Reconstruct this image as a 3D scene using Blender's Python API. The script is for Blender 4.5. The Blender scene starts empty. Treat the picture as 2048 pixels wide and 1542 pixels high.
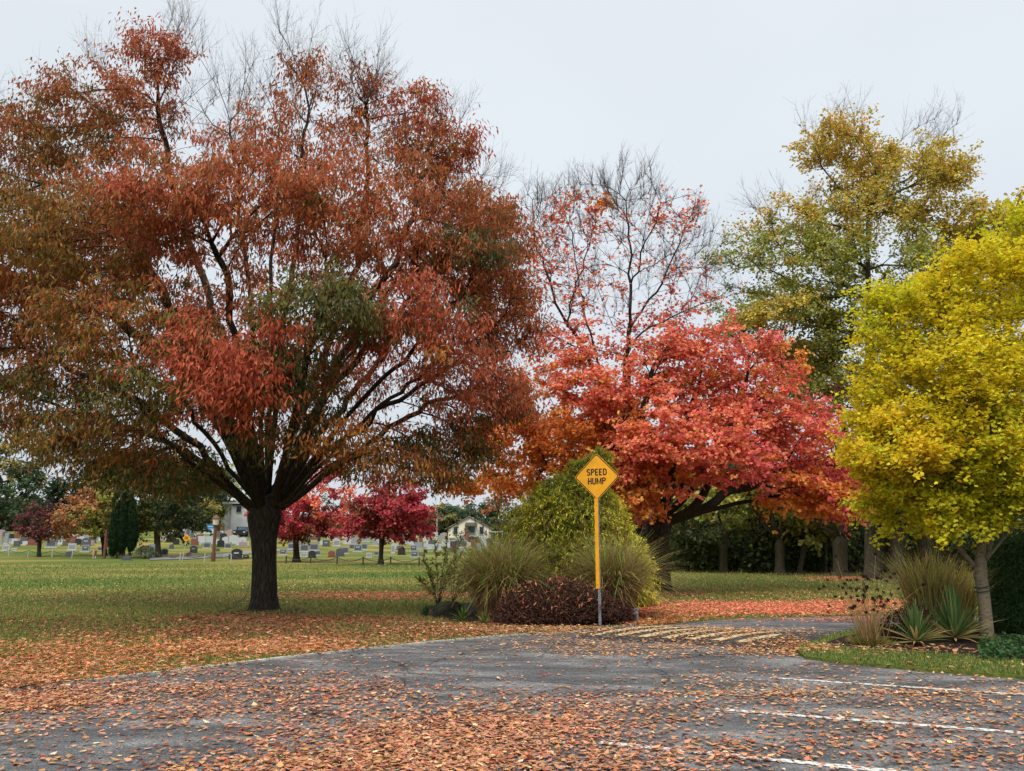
import bpy, math, numpy as np
R = math.radians
rng = np.random.default_rng(7)
SC = bpy.context.scene
COL = SC.collection

# ------------------------------------------------------------------ camera
F = 1600.0; PITCH = math.atan((1082 - 771) / F); CH = 1.6
cam = bpy.data.objects.new('camera', bpy.data.cameras.new('camera')); COL.objects.link(cam)
cam.location = (0, 0, CH); cam.rotation_euler = (R(90) + PITCH, 0, 0)
cam.data.sensor_width = 36; cam.data.lens = 36 * F / 2048; cam.data.clip_start = 0.1; cam.data.clip_end = 3000
SC.camera = cam

# ------------------------------------------------------------------ light
SUN_EL, SUN_AZ = 52, 200          # azimuth of the sun, degrees clockwise from north (+Y)
w = bpy.data.worlds.new("World"); SC.world = w; w.use_nodes = True
nt = w.node_tree; nd = nt.nodes; lk = nt.links
nd.clear()
out = nd.new('ShaderNodeOutputWorld'); bg = nd.new('ShaderNodeBackground'); bg.inputs['Strength'].default_value = 0.12
sky = nd.new('ShaderNodeTexSky'); sky.sky_type = 'NISHITA'; sky.sun_disc = False
sky.sun_elevation = R(SUN_EL); sky.sun_rotation = R(SUN_AZ); sky.dust_density = 3
tc = nd.new('ShaderNodeTexCoord'); sep = nd.new('ShaderNodeSeparateXYZ')
lk.new(tc.outputs['Generated'], sep.inputs[0])
ramp = nd.new('ShaderNodeValToRGB'); cr = ramp.color_ramp          # overcast cloud layer: brighter towards the zenith
cr.elements[0].position = 0.0; cr.elements[0].color = (5.8, 6.15, 6.5, 1)
cr.elements[1].position = 1.0; cr.elements[1].color = (24.0, 24.6, 25.0, 1)
e = cr.elements.new(0.25); e.color = (6.4, 6.95, 7.5, 1)
e = cr.elements.new(0.66); e.color = (6.95, 7.4, 7.8, 1)
e = cr.elements.new(0.82); e.color = (14.5, 15.0, 15.4, 1)
lk.new(sep.outputs['Z'], ramp.inputs['Fac'])
ns = nd.new('ShaderNodeTexNoise'); ns.inputs['Scale'].default_value = 1.7; ns.inputs['Detail'].default_value = 3
lk.new(tc.outputs['Generated'], ns.inputs['Vector'])
mr = nd.new('ShaderNodeMapRange'); mr.inputs['From Min'].default_value = .3; mr.inputs['From Max'].default_value = .7
mr.inputs['To Min'].default_value = .93; mr.inputs['To Max'].default_value = 1.05
lk.new(ns.outputs['Fac'], mr.inputs['Value'])
mul = nd.new('ShaderNodeMix'); mul.data_type = 'RGBA'; mul.blend_type = 'MULTIPLY'; mul.inputs[0].default_value = 1
lk.new(ramp.outputs['Color'], mul.inputs[6]); lk.new(mr.outputs['Result'], mul.inputs[7])
mx = nd.new('ShaderNodeMix'); mx.data_type = 'RGBA'; mx.inputs[0].default_value = 0.93
lk.new(sky.outputs[0], mx.inputs[6]); lk.new(mul.outputs[2], mx.inputs[7])
lk.new(mx.outputs[2], bg.inputs['Color']); lk.new(bg.outputs[0], out.inputs['Surface'])
sd = bpy.data.lights.new('sun', 'SUN'); sd.energy = 2.2; sd.angle = R(18); sd.color = (1, .95, .88)
sun = bpy.data.objects.new('sun', sd); COL.objects.link(sun)
sun.rotation_euler = (R(90 - SUN_EL), 0, R(180 - SUN_AZ) + math.pi * 0)
sun.rotation_euler = (R(90 - SUN_EL), 0, -R(SUN_AZ) + math.pi)
SC.view_settings.view_transform = 'Standard'; SC.view_settings.look = 'None'
SC.view_settings.exposure = 0.0; SC.view_settings.gamma = 1
SC.render.engine = 'CYCLES'
SC.cycles.max_bounces = 5; SC.cycles.diffuse_bounces = 3; SC.cycles.transmission_bounces = 3; SC.cycles.glossy_bounces = 2
SC.cycles.caustics_reflective = False; SC.cycles.caustics_refractive = False

# ------------------------------------------------------------------ helpers
def lin(h):
    h = h.lstrip('#'); c = np.array([int(h[i:i + 2], 16) / 255 for i in (0, 2, 4)])
    return np.where(c <= .04045, c / 12.92, ((c + .055) / 1.055) ** 2.4)
def pal(*hs): return np.array([lin(h) for h in hs])
def smooth(t): t = np.clip(t, 0, 1); return t * t * (3 - 2 * t)
def terrain(x, y):
    x = np.asarray(x, float); y = np.asarray(y, float)
    m = 1 - smooth((x - 6) / 14)
    m2 = 1 - .48 * smooth((x + 26) / 22)
    return 3.3 * smooth((y - 58) / 92) * (0.25 + 0.75 * m) * m2
CP, SP = math.cos(PITCH), math.sin(PITCH)
def ray(px, py):
    a = (np.asarray(px, float) - 1024) / F; b = -(np.asarray(py, float) - 771) / F
    Y = CP - b * SP; Z = SP + b * CP
    return a / Y, Z / Y
def at(px, py, D):
    a, b = ray(px, py); return np.array([a * D, D * np.ones_like(a), CH + b * D]).T if np.ndim(px) else np.array([float(a) * D, D, CH + float(b) * D])
YS = np.concatenate([np.arange(2, 60, .05), np.arange(60, 260, .25)])
def ground(px, py):
    a, b = ray(px, py); z = CH + b * YS; t = terrain(a * YS, YS)
    k = np.argmax(z <= t); y = YS[k] if (z <= t).any() else YS[-1]
    return np.array([float(a) * y, y, float(terrain(a * y, y))])
def groundn(px, py):      # many points of the near, flat ground
    a, b = ray(px, py); D = np.clip(-CH / np.minimum(b, -1e-4), 1, 58)
    return np.stack([a * D, D, 0 * D], 1)
def scl(D, py=1082): return F / (D * CP + (float(ray(0, py)[1]) * D) * SP)
def nrm(v): return v / np.maximum(np.linalg.norm(v, axis=-1, keepdims=True), 1e-9)

def tag(o, label=None, cat=None, group=None, kind=None):
    if label: o['label'] = label
    if cat: o['category'] = cat
    if group: o['group'] = group
    if kind: o['kind'] = kind
    return o
def thing(name, label, cat, loc=(0, 0, 0), group=None):
    o = bpy.data.objects.new(name, None); COL.objects.link(o); o.location = [float(v) for v in loc]
    o.empty_display_size = .1
    return tag(o, label, cat, group)
def worldloc(o):
    p = np.zeros(3)
    while o is not None: p = p + np.array(o.location); o = o.parent
    return p
def mk(name, V, faces, mat, parent=None, col=None, smooth_=False, kind=None, mats=None, midx=None):
    V = np.asarray(V, np.float32).reshape(-1, 3)
    if parent is not None: V = V - worldloc(parent)[None].astype(np.float32)
    if not isinstance(faces, list): faces = [faces]
    faces = [np.asarray(f, np.int32) for f in faces if len(f)]
    me = bpy.data.meshes.new(name)
    me.vertices.add(len(V)); me.vertices.foreach_set('co', V.ravel())
    fl = np.concatenate([f.ravel() for f in faces]); sz = np.concatenate([np.full(len(f), f.shape[1], np.int32) for f in faces])
    st = np.concatenate([[0], np.cumsum(sz)[:-1]]).astype(np.int32)
    me.loops.add(len(fl)); me.loops.foreach_set('vertex_index', fl)
    me.polygons.add(len(sz)); me.polygons.foreach_set('loop_start', st)
    try: me.polygons.foreach_set('loop_total', sz)
    except Exception: pass
    if midx is not None: me.polygons.foreach_set('material_index', np.asarray(midx, np.int32))
    me.update(calc_edges=True)
    if smooth_: me.polygons.foreach_set('use_smooth', np.ones(len(sz), bool))
    else: me.polygons.foreach_set('use_smooth', np.zeros(len(sz), bool))
    if col is not None:
        a = me.attributes.new('tint', 'FLOAT_COLOR', 'POINT')
        c = np.ones((len(V), 4), np.float32); c[:, :3] = col; a.data.foreach_set('color', c.ravel())
    for m in (mats or [mat]): me.materials.append(m)
    o = bpy.data.objects.new(name, me); COL.objects.link(o)
    if parent is not None: o.parent = parent
    if kind: o['kind'] = kind
    return o
class MB:                      # collects boxes, prisms and tubes
    def __init__(s): s.V = []; s.Q = []; s.T = []; s.N = []; s.n = 0
    def add(s, V, quads=(), tris=(), ngons=()):
        V = np.asarray(V, float)
        for q in quads: s.Q.append([i + s.n for i in q])
        for t in tris: s.T.append([i + s.n for i in t])
        for g in ngons: s.N.append([i + s.n for i in g])
        s.V.append(V); s.n += len(V); return s
    def box(s, c, size, rz=0, taper=1):
        x, y, z = [v / 2 for v in size]
        v = np.array([[-x, -y, -z], [x, -y, -z], [x, y, -z], [-x, y, -z], [-x * taper, -y * taper, z], [x * taper, -y * taper, z], [x * taper, y * taper, z], [-x * taper, y * taper, z]])
        cz, sz = math.cos(rz), math.sin(rz); v = v @ np.array([[cz, sz, 0], [-sz, cz, 0], [0, 0, 1]]) + np.array(c)
        return s.add(v, [(0, 3, 2, 1), (4, 5, 6, 7), (0, 1, 5, 4), (1, 2, 6, 5), (2, 3, 7, 6), (3, 0, 4, 7)])
    def prism(s, prof, y0, y1, origin=(0, 0, 0), rz=0):      # profile in x,z extruded along y
        p = np.asarray(prof, float); n = len(p)
        v = np.concatenate([np.stack([p[:, 0], np.full(n, y0), p[:, 1]], 1), np.stack([p[:, 0], np.full(n, y1), p[:, 1]], 1)])
        cz, sz = math.cos(rz), math.sin(rz); v = v @ np.array([[cz, sz, 0], [-sz, cz, 0], [0, 0, 1]]) + np.array(origin)
        return s.add(v, [(i, i + n, (i + 1) % n + n, (i + 1) % n) for i in range(n)], ngons=[list(range(n)), list(range(2 * n - 1, n - 1, -1))])
    def tube(s, P, r, k=8, cap=True):
        V, Q = tube(P, r, k); nn = len(P)
        ng = [list(range(k))[::-1], list(range((nn - 1) * k, nn * k))] if cap else []
        return s.add(V, Q, ngons=ng)
    def build(s, name, mat, parent=None, kind=None, smooth_=False):
        V = np.concatenate(s.V); by = {}
        for f in s.Q + s.T + s.N: by.setdefault(len(f), []).append(f)
        return mk(name, V, [np.array(v) for v in by.values()], mat, parent, kind=kind, smooth_=smooth_)
def tube(P, r, k=8):
    P = np.asarray(P, float); r = np.ones(len(P)) * np.asarray(r, float)
    t = nrm(np.gradient(P, axis=0)); m = nrm(P[-1] - P[0]); ref = np.eye(3)[np.argmin(np.abs(m))]
    u = nrm(np.cross(t, ref)); v = np.cross(t, u); a = np.arange(k) * 2 * np.pi / k
    V = P[:, None] + r[:, None, None] * (np.cos(a)[None, :, None] * u[:, None] + np.sin(a)[None, :, None] * v[:, None])
    Q = [(i * k + j, i * k + (j + 1) % k, (i + 1) * k + (j + 1) % k, (i + 1) * k + j) for i in range(len(P) - 1) for j in range(k)]
    return V.reshape(-1, 3), Q

# ------------------------------------------------------------------ materials
def newmat(name):
    m = bpy.data.materials.new(name); m.use_nodes = True
    b = m.node_tree.nodes['Principled BSDF']; b.inputs['Specular IOR Level'].default_value = .25
    return m, m.node_tree, b
def leafmat(name, trans=.35, rough=.55):
    m, t, b = newmat(name); L = t.links
    a = t.nodes.new('ShaderNodeAttribute'); a.attribute_name = 'tint'
    b.inputs['Roughness'].default_value = rough; b.inputs['Specular IOR Level'].default_value = .2
    tr = t.nodes.new('ShaderNodeBsdfTranslucent'); mixs = t.nodes.new('ShaderNodeMixShader'); mixs.inputs[0].default_value = trans
    L.new(a.outputs['Color'], b.inputs['Base Color']); L.new(a.outputs['Color'], tr.inputs['Color'])
    L.new(b.outputs[0], mixs.inputs[1]); L.new(tr.outputs[0], mixs.inputs[2])
    L.new(mixs.outputs[0], t.nodes['Material Output'].inputs['Surface'])
    return m
def noisemat(name, cols, scale=5, rough=.85, bump=0, bscale=None, stretch=(1, 1, 1), detail=6, metallic=0, spec=.25, coord='Object', pos=(.3, .7)):
    m, t, b = newmat(name); L = t.links; n = t.nodes
    tc = n.new('ShaderNodeTexCoord'); mp = n.new('ShaderNodeMapping'); mp.inputs['Scale'].default_value = stretch
    L.new(tc.outputs[coord], mp.inputs[0])
    nz = n.new('ShaderNodeTexNoise'); nz.inputs['Scale'].default_value = scale; nz.inputs['Detail'].default_value = detail
    L.new(mp.outputs[0], nz.inputs['Vector'])
    r = n.new('ShaderNodeValToRGB'); L.new(nz.outputs['Fac'], r.inputs[0])
    cs = [list(lin(c)) + [1] for c in cols]
    r.color_ramp.elements[0].color = cs[0]; r.color_ramp.elements[0].position = pos[0]
    r.color_ramp.elements[1].color = cs[-1]; r.color_ramp.elements[1].position = pos[1]
    for i in range(1, len(cs) - 1):
        e = r.color_ramp.elements.new(pos[0] + (pos[1] - pos[0]) * i / (len(cs) - 1)); e.color = cs[i]
    L.new(r.outputs[0], b.inputs['Base Color'])
    b.inputs['Roughness'].default_value = rough; b.inputs['Metallic'].default_value = metallic; b.inputs['Specular IOR Level'].default_value = spec
    if bump:
        nb = n.new('ShaderNodeTexNoise'); nb.inputs['Scale'].default_value = bscale or scale * 4; nb.inputs['Detail'].default_value = 5
        L.new(mp.outputs[0], nb.inputs['Vector'])
        bp = n.new('ShaderNodeBump'); bp.inputs['Strength'].default_value = 1; bp.inputs['Distance'].default_value = bump
        L.new(nb.outputs['Fac'], bp.inputs['Height']); L.new(bp.outputs[0], b.inputs['Normal'])
    return m
LEAF = leafmat('leaf'); LEAFT = leafmat('thin_leaf', .45); LITTER = leafmat('fallen_leaf', .15, .7); NEEDLE = leafmat('needle', .2, .6)
BARKD = noisemat('bark_dark', ['#15110e', '#2a231e', '#3a332a', '#4c4c3c'], 6, .9, .02, 9, (6, 6, 1))
BARKG = noisemat('bark_grey', ['#2a261c', '#443e2e', '#58503c'], 5, .9, .02, 8, (6, 6, 1))
BARKP = noisemat('bark_pale', ['#54493c', '#8a7a68', '#6f6a45'], 9, .85, .008, 14, (1.5, 1.5, 3))
TWIG = noisemat('twig', ['#3a3230', '#5a4d48'], 5, .9)

# ------------------------------------------------------------------ leaves
def shape(kind):
    if kind == 'lance': V = [(0, 0), (.4, .5), (1, 0), (.4, -.5)]; T = [(0, 2, 1), (0, 3, 2)]
    elif kind == 'oval': V = [(0, 0), (.3, .5), (.75, .4), (1, 0), (.75, -.4), (.3, -.5)]; T = [(0, 3, 2), (0, 2, 1), (0, 5, 4), (0, 4, 3)]
    elif kind == 'fan': V = [(0, 0), (.55, .5), (.95, .3), (.82, 0), (.95, -.3), (.55, -.5)]; T = [(0, 2, 1), (0, 3, 2), (0, 4, 3), (0, 5, 4)]
    elif kind == 'star': V = [(0, 0), (.18, .5), (.45, .28), (.72, .5), (1, 0), (.72, -.5), (.45, -.28), (.18, -.5)]; T = [(0, 2, 1), (0, 4, 2), (2, 4, 3), (0, 6, 4), (6, 5, 4), (0, 7, 6)]
    elif kind == 'maple':
        half = [(0.02, .03), (-.02, .22), (.14, .2), (.17, .5), (.3, .36), (.42, .44), (.5, .24), (.66, .3), (.72, .12), (1, 0)]
        V = [(.3, 0), (0, 0)] + half + [(a, -b) for a, b in half[-2::-1]]
        n = len(V); T = [(0, i + 1 if i + 1 < n else 1, i) for i in range(1, n)]
    return np.array(V, float), np.array(T)
def leaves(P, d, n, L, W, kind='lance', fold=.25, bend=-.2, twist=None):
    V2, T = shape(kind); N = len(P); k = len(V2)
    d = nrm(d); s = nrm(np.cross(d, n)); n = np.cross(s, d)
    L = np.broadcast_to(np.asarray(L, float), (N,)); W = np.broadcast_to(np.asarray(W, float), (N,))
    fold = np.broadcast_to(np.asarray(fold, float), (N,)); bend = np.broadcast_to(np.asarray(bend, float), (N,))
    u = V2[:, 0][None]; v = V2[:, 1][None]
    h = fold[:, None] * np.abs(v) * W[:, None] + bend[:, None] * u ** 2 * L[:, None]
    X = P[:, None] + (u * L[:, None])[..., None] * d[:, None] + (v * W[:, None])[..., None] * s[:, None] + h[..., None] * n[:, None]
    Fc = T[None] + (np.arange(N) * k)[:, None, None]
    return X.reshape(-1, 3), Fc.reshape(-1, 3), k
def pnoise(P, f, seed=0):
    r = np.random.default_rng(seed + 100); s = 0
    for i in range(5):
        kk = nrm(r.normal(size=3)) * f * (.6 + .45 * i); s = s + np.sin(P @ kk + r.uniform(0, 6.28)) / (1 + .3 * i)
    return s / 2.6      # about -1..1
def colours(P, palette, seed=0, f=1.2, jit=.16, mixr=.8):
    q = pnoise(P, f, seed) * .5 + .5 + rng.normal(0, mixr * .25, len(P))
    i = np.clip((q * len(palette)), 0, len(palette) - 1e-3).astype(int)
    c = palette[i] * np.exp(rng.normal(0, jit, (len(P), 1))) * np.exp(rng.normal(0, jit * .25, (len(P), 3)))
    return np.clip(c, 0, .9)

# ------------------------------------------------------------------ branching
def grow(roots, P, bf, step=.45, limbs=(), lk=.35):
    """roots: list of (point); attractors P joined one by one to the growing tree at least length+detour cost"""
    nodes = [np.array(p, float) for p in roots]; par = [-1] + list(range(len(roots) - 1)); pl = [0.0] * len(roots)
    for i in range(1, len(roots)): pl[i] = pl[i - 1] + .15 * np.linalg.norm(nodes[i] - nodes[i - 1])
    for lb in limbs:                              # main limbs read from the photograph
        pts = [np.array(p, float) for p in lb]; prev = int(np.argmin([np.linalg.norm(q - pts[0]) for q in nodes]))
        T = []
        for a_, b_ in zip([nodes[prev]] + pts[:-1], pts):
            k = max(1, int(round(np.linalg.norm(b_ - a_) / .35))); T += [a_ + (b_ - a_) * i / k for i in range(1, k + 1)]
        for p in T: nodes.append(p); par.append(prev); pl.append(pl[prev] + lk * np.linalg.norm(p - nodes[prev])); prev = len(nodes) - 1
    NP = len(P); best = np.full(NP, 1e9); bi = np.zeros(NP, int); alive = np.ones(NP, bool)
    def upd(ids):
        for i in ids:
            v = P - nodes[i]; dd = np.sqrt((v * v).sum(1)) + np.maximum(0, -v[:, 2]) * .5; c = dd + bf * pl[i]
            m = c < best; best[m] = c[m]; bi[m] = i
    upd(range(len(nodes))); tips = []
    for _ in range(NP):
        j = int(np.argmin(np.where(alive, best, 1e9))); alive[j] = False
        a = bi[j]; v = P[j] - nodes[a]; L = np.linalg.norm(v); k = max(1, int(round(L / step))); new = []; prev = a
        for s in range(1, k + 1):
            nodes.append(nodes[a] + v * s / k); par.append(prev); pl.append(pl[a] + L * s / k); prev = len(nodes) - 1; new.append(prev)
        tips.append(prev); upd(new)
    return np.array(nodes), np.array(par), np.array(tips)
def finish(nodes, par, nroot, tips, rtrunk, rtip=.006, e=2.3, iters=4, wob=.03):
    n = len(nodes); ch = [[] for _ in range(n)]
    for i in range(n):
        if par[i] >= 0: ch[par[i]].append(i)
    cnt = np.array([len(c) for c in ch]); fixed = np.zeros(n, bool); fixed[:nroot] = True; fixed |= cnt == 0
    inner = np.where(~fixed)[0]; N = nodes.copy(); N[inner] += rng.normal(0, wob, (len(inner), 3))
    for _ in range(iters):
        S = np.zeros_like(N); idx = np.where(par >= 0)[0]; np.add.at(S, par[idx], N[idx])
        M = N.copy(); M[inner] = .4 * N[inner] + .3 * N[par[inner]] + .3 * S[inner] / cnt[inner][:, None]; N = M
    r = np.full(n, 0.0)
    for i in range(n - 1, -1, -1):
        r[i] = rtip if not ch[i] else sum(r[c] ** e for c in ch[i]) ** (1 / e) + rtip * .05
    mx_ = max(r[:nroot].max(), rtip * 1.01); rr = rtip + (r - rtip) * max(0, (rtrunk - rtip)) / (mx_ - rtip)
    main = np.full(n, -1)
    for i in range(n):
        if ch[i]: main[i] = max(ch[i], key=lambda c: rr[c])
    return N, rr, main
def branchmesh(N, par, r, main, nroot):
    idx = np.where(par >= 0)[0]; idx = idx[idx >= nroot]; p = par[idx]
    d = nrm(N[idx] - N[p]); T = np.zeros_like(N); T[idx] = d
    m = main >= 0; mm = np.where(m)[0]; T2 = T.copy(); T2[mm] = nrm(T[mm] + nrm(N[main[mm]] - N[mm]))
    ismain = (main[p] == idx) & (p >= nroot)
    t0 = np.where(ismain[:, None], T2[p], d); t1 = T2[idx]
    r0 = np.where(ismain, r[p], np.minimum(r[idx] * 1.25, r[p])); r1 = r[idx]
    Vs, Fs, base = [], [], 0
    for lo, hi, k in ((.06, 9, 9), (.018, .06, 5), (0, .018, 3)):
        q = (r0 > lo) & (r0 <= hi)
        if not q.any(): continue
        A, B, a0, a1, q0, q1, dd = N[p[q]], N[idx[q]], t0[q], t1[q], r0[q], r1[q], d[q]
        ref = np.eye(3)[np.argmin(np.abs(dd), 1)]; ang = np.arange(k) * 2 * np.pi / k
        rings = []
        for C, t, rad in ((A, a0, q0), (B, a1, q1)):
            u = nrm(np.cross(t, ref)); v = np.cross(t, u)
            rings.append(C[:, None] + rad[:, None, None] * (np.cos(ang)[None, :, None] * u[:, None] + np.sin(ang)[None, :, None] * v[:, None]))
        V = np.stack(rings, 1).reshape(-1, 3); M = len(A); j = np.arange(k)
        f = np.stack([j, (j + 1) % k, (j + 1) % k + k, j + k], 1)[None] + (np.arange(M) * 2 * k)[:, None, None] + base
        Vs.append(V); Fs.append(f.reshape(-1, 4)); base += len(V)
    return np.concatenate(Vs), np.concatenate(Fs)
def strips(P0, D0, L, r, droop=.0, up=.0, k=3, seg=3):
    """thin three-sided twigs as vectorised tubes; returns V,F and a sampler"""
    n = len(P0); s = np.linspace(0, 1, seg + 1); D0 = nrm(D0); bow = rng.normal(0, .12, (n, 3))
    def pos(ii, t): return P0[ii] + D0[ii] * (t * L[ii])[:, None] + (bow[ii] * L[ii][:, None] + np.array([0, 0, up - droop]) * L[ii][:, None]) * (t ** 2)[:, None]
    ref = np.eye(3)[np.argmin(np.abs(D0), 1)]; u = nrm(np.cross(D0, ref)); v = np.cross(D0, u); ang = np.arange(k) * 2 * np.pi / k
    off = np.cos(ang)[None, :, None] * u[:, None] + np.sin(ang)[None, :, None] * v[:, None]
    al = np.arange(n); rings = [pos(al, np.full(n, t))[:, None] + off * (np.asarray(r) * (1 - .75 * t))[..., None, None] if np.ndim(r) else pos(al, np.full(n, t))[:, None] + off * r * (1 - .75 * t) for t in s]
    V = np.stack(rings, 1).reshape(-1, 3); j = np.arange(k); f1 = np.stack([j, (j + 1) % k, (j + 1) % k + k, j + k], 1)
    f = (f1[None] + (np.arange(seg) * k)[:, None, None]).reshape(-1, 4)[None] + (np.arange(n) * k * (seg + 1))[:, None, None]
    return V, f.reshape(-1, 4), pos
def sample_ell(c, rad, n, lo=.35):
    d = nrm(rng.normal(size=(n, 3))); q = (lo ** 3 + rng.random(n) * (1 - lo ** 3)) ** (1 / 3); return c + d * q[:, None] * rad
def trunkmesh(pts, rads, k=16, rough=.06):
    pts = np.array(pts, float); t = np.linspace(0, len(pts) - 1, (len(pts) - 1) * 5 + 1); i = np.clip(t.astype(int), 0, len(pts) - 2); f = (t - i)[:, None]
    P = pts[i] * (1 - f) + pts[i + 1] * f; r = np.interp(t, np.arange(len(pts)), rads)
    a = np.arange(k) * 2 * np.pi / k; ph = rng.uniform(0, 6.3, 3)
    mod = 1 + rough * (np.sin(3 * a[None] + ph[0] + .3 * t[:, None]) + .6 * np.sin(5 * a[None] + ph[1] - .5 * t[:, None]))
    h = P[:, 2] - P[0, 2]; fl = np.exp(-h / .18)[:, None] * .16 * (np.sin(5 * a[None] + ph[2]) + .8)
    rr = r[:, None] * (mod + np.clip(fl, 0, None))
    V = np.stack([P[:, 0:1] + rr * np.cos(a), P[:, 1:2] + rr * np.sin(a), np.repeat(P[:, 2:3], k, 1)], 2)
    j = np.arange(k); f1 = np.stack([j, (j + 1) % k, (j + 1) % k + k, j + k], 1); n = len(P)
    return V.reshape(-1, 3), (f1[None] + (np.arange(n - 1) * k)[:, None, None]).reshape(-1, 4)

PAL = {
 'rust': pal('#b4643c', '#c06e42', '#8e6838', '#a65a38', '#b8723c', '#94603a'), 'red': pal('#bc5e42', '#c86c4a', '#a8583c', '#c47a50', '#a86a40'),
 'bronze': pal('#b0763a', '#bc8244', '#aa6438', '#92702e', '#86703a'), 'olive': pal('#6e7034', '#84703a', '#5c6630', '#8e6438', '#545e30'),
 'dkgreen': pal('#545c32', '#646638', '#74643a', '#56592f', '#845c3a', '#5c6434'),
 'mred': pal('#f0806a', '#f4946a', '#ea7860', '#f8a268', '#e87264', '#ee8068'), 'mpink': pal('#e46a68', '#ea7c70', '#da6264', '#ee8670'), 'morange': pal('#f4984c', '#f8aa58', '#ee8446', '#f48c54', '#eeb85e'),
 'crimson': pal('#b84450', '#c4545a', '#a43a48', '#c46258'), 'crimdark': pal('#98523e', '#84583a', '#a44c40', '#706038'),
 'ginkgo': pal('#e6ce2c', '#d8cc2e', '#ecd22c', '#c6c432', '#e8c82a'), 'ginkgog': pal('#ccc82e', '#dcd02e', '#b8be30', '#e2d22e', '#d2ca30'), 'ginkgoo': pal('#f0cc30', '#e8c430', '#f0d63a', '#e0c830'),
 'yel': pal('#ccb44c', '#d2b850', '#c0ac48', '#aeae4c', '#d6ac54'), 'yelg': pal('#a2a64c', '#b0b050', '#8c9846', '#beae4e', '#7e8c42'), 'yeld': pal('#84883e', '#929246', '#a29c4c', '#6e763a'),
 'fargreen': pal('#50644a', '#5e7050', '#6a784c', '#465a44'), 'faryel': pal('#a09850', '#b4a056', '#80864a', '#c09c5a'), 'faror': pal('#bc7c54', '#c88a5e', '#a87850', '#8c7a4a'), 'farpur': pal('#7c4248', '#8e4a4e', '#6a3c42', '#704a44'),
 'dark': pal('#3a4828', '#44522e', '#2e3a22', '#565832'), 'conifer': pal('#243a22', '#2e4628', '#1e3220'),
}
TREE_GROUP = None
def tree(name, label, cat, base, trunk, ells, bf=.6, leaf=None, bark=BARKD, group=None, D=None, rtip=.006, sprays=1, nleaf=60, spray=(.55, .3), twigs=True,
         bare=(), step=.45, flat=.4, up=0, mat=LEAF, roots_from=.8, f=.9, roots=None, twr=.004, e=2.3, warp=.03, rtop=None, limbs=(), lk=.35, clump=.45):
    b = ground(*base); D = D or b[1]
    if D != b[1]: b = at(base[0], base[1], D)
    root = thing(name, label, cat, b, group); s = scl(D)
    tp, tr = [], []
    for (px, py, wpx) in trunk:
        p = at(px, py, D); tp.append(p); tr.append(wpx / 2 / scl(D, py))
    tp[0][2] -= .08
    V, Fq = trunkmesh(tp, tr, 18 if tr[0] > .12 else 10)
    P, K, DN = [], [], []
    for el in ells:
        cx, cy, rx, ry, dz, rd, n, key = el[:8]; lo = el[8] if len(el) > 8 else .35
        c = at(cx, cy, D + dz); ss = scl(D + dz, cy)
        q = sample_ell(c, np.array([rx / ss, rd, ry / ss]), n, lo); P.append(q); K += [key] * n; DN += [el[9] if len(el) > 9 else 1.0] * n
    P = np.concatenate(P); K = np.array(K, dtype=object); DN = np.array(DN); nB = 0
    if bare:
        Bp = []
        for (cx, cy, rx, ry, dz, rd, n) in bare:
            c = at(cx, cy, D + dz); ss = scl(D + dz, cy); Bp.append(sample_ell(c, np.array([rx / ss, rd, ry / ss]), n, .2))
        Bp = np.concatenate(Bp); nB = len(Bp)
    allP = np.concatenate([P, Bp]) if nB else P
    tpa = np.array(tp)
    if roots: rt = [at(x, y, D) for x, y in roots]
    else:
        ztop, z0 = tpa[-1, 2], tpa[0, 2]; rt = [np.array([np.interp(z, tpa[:, 2], tpa[:, i]) for i in range(3)]) for z in np.linspace(z0 + (ztop - z0) * roots_from, ztop - .02, 8)]
    bx = tpa[-1, :2]; wz = lambda A: warp * ((A[:, :2] - bx) ** 2).sum(1)
    aw = allP.copy(); aw[:, 2] += np.minimum(wz(allP), 3.2) if warp else 0
    rta = np.array(rt)
    LB = []
    for lb in limbs:
        q = np.array([at(x, y, D + dz) for x, y, dz in lb]); q[:, 2] += np.minimum(wz(q), 3.2) if warp else 0; LB.append(q)
    nodes, par, tips = grow(rt, aw, bf, step, LB, lk)
    N, rr, main = finish(nodes, par, len(rt), tips, rtop or tr[-1] * .95, rtip, e)
    if warp: N[len(rt):, 2] -= np.minimum(wz(N[len(rt):]), 3.2)
    Vb, Fb = branchmesh(N, par, rr, main, len(rt))
    mk('trunk', np.concatenate([V, Vb]), np.concatenate([Fq, Fb + len(V)]), bark, root, smooth_=True)
    # sprays
    order = {}; tipn = tips                       # tips come in order of attachment; find them by position
    TP = N[tips]; TD = nrm(N[tips] - N[par[tips]])
    dist = lambda A, B: None
    keyof = np.empty(len(tips), object); isb = np.zeros(len(tips), bool); dnof = np.ones(len(tips))
    for a in range(0, len(tips), 400):
        dm = ((TP[a:a + 400, None] - allP[None]) ** 2).sum(2).argmin(1)
        for i, j in enumerate(dm):
            if j < len(P): keyof[a + i] = K[j]; dnof[a + i] = DN[j]
            else: isb[a + i] = True
    cen = P.mean(0); outw = nrm(TP - (cen - np.array([0, 0, 1.5])))
    lf = ~isb; m = 5
    TPl = TP[lf]; nl_ = len(TPl); O = nrm(TD[lf] * .8 + outw[lf] * .6)
    P0 = np.repeat(TPl, m, 0); D0 = np.repeat(O, m, 0) + rng.normal(0, .75, (nl_ * m, 3)); D0[:, 2] = D0[:, 2] * flat + up
    L = spray[0] * rng.uniform(.55, 1.25, nl_ * m)
    Vt, Ft, pos = strips(P0 - nrm(D0) * .12, D0, L, twr, droop=.12)
    TV, TF = [Vt], [Ft]
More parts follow.
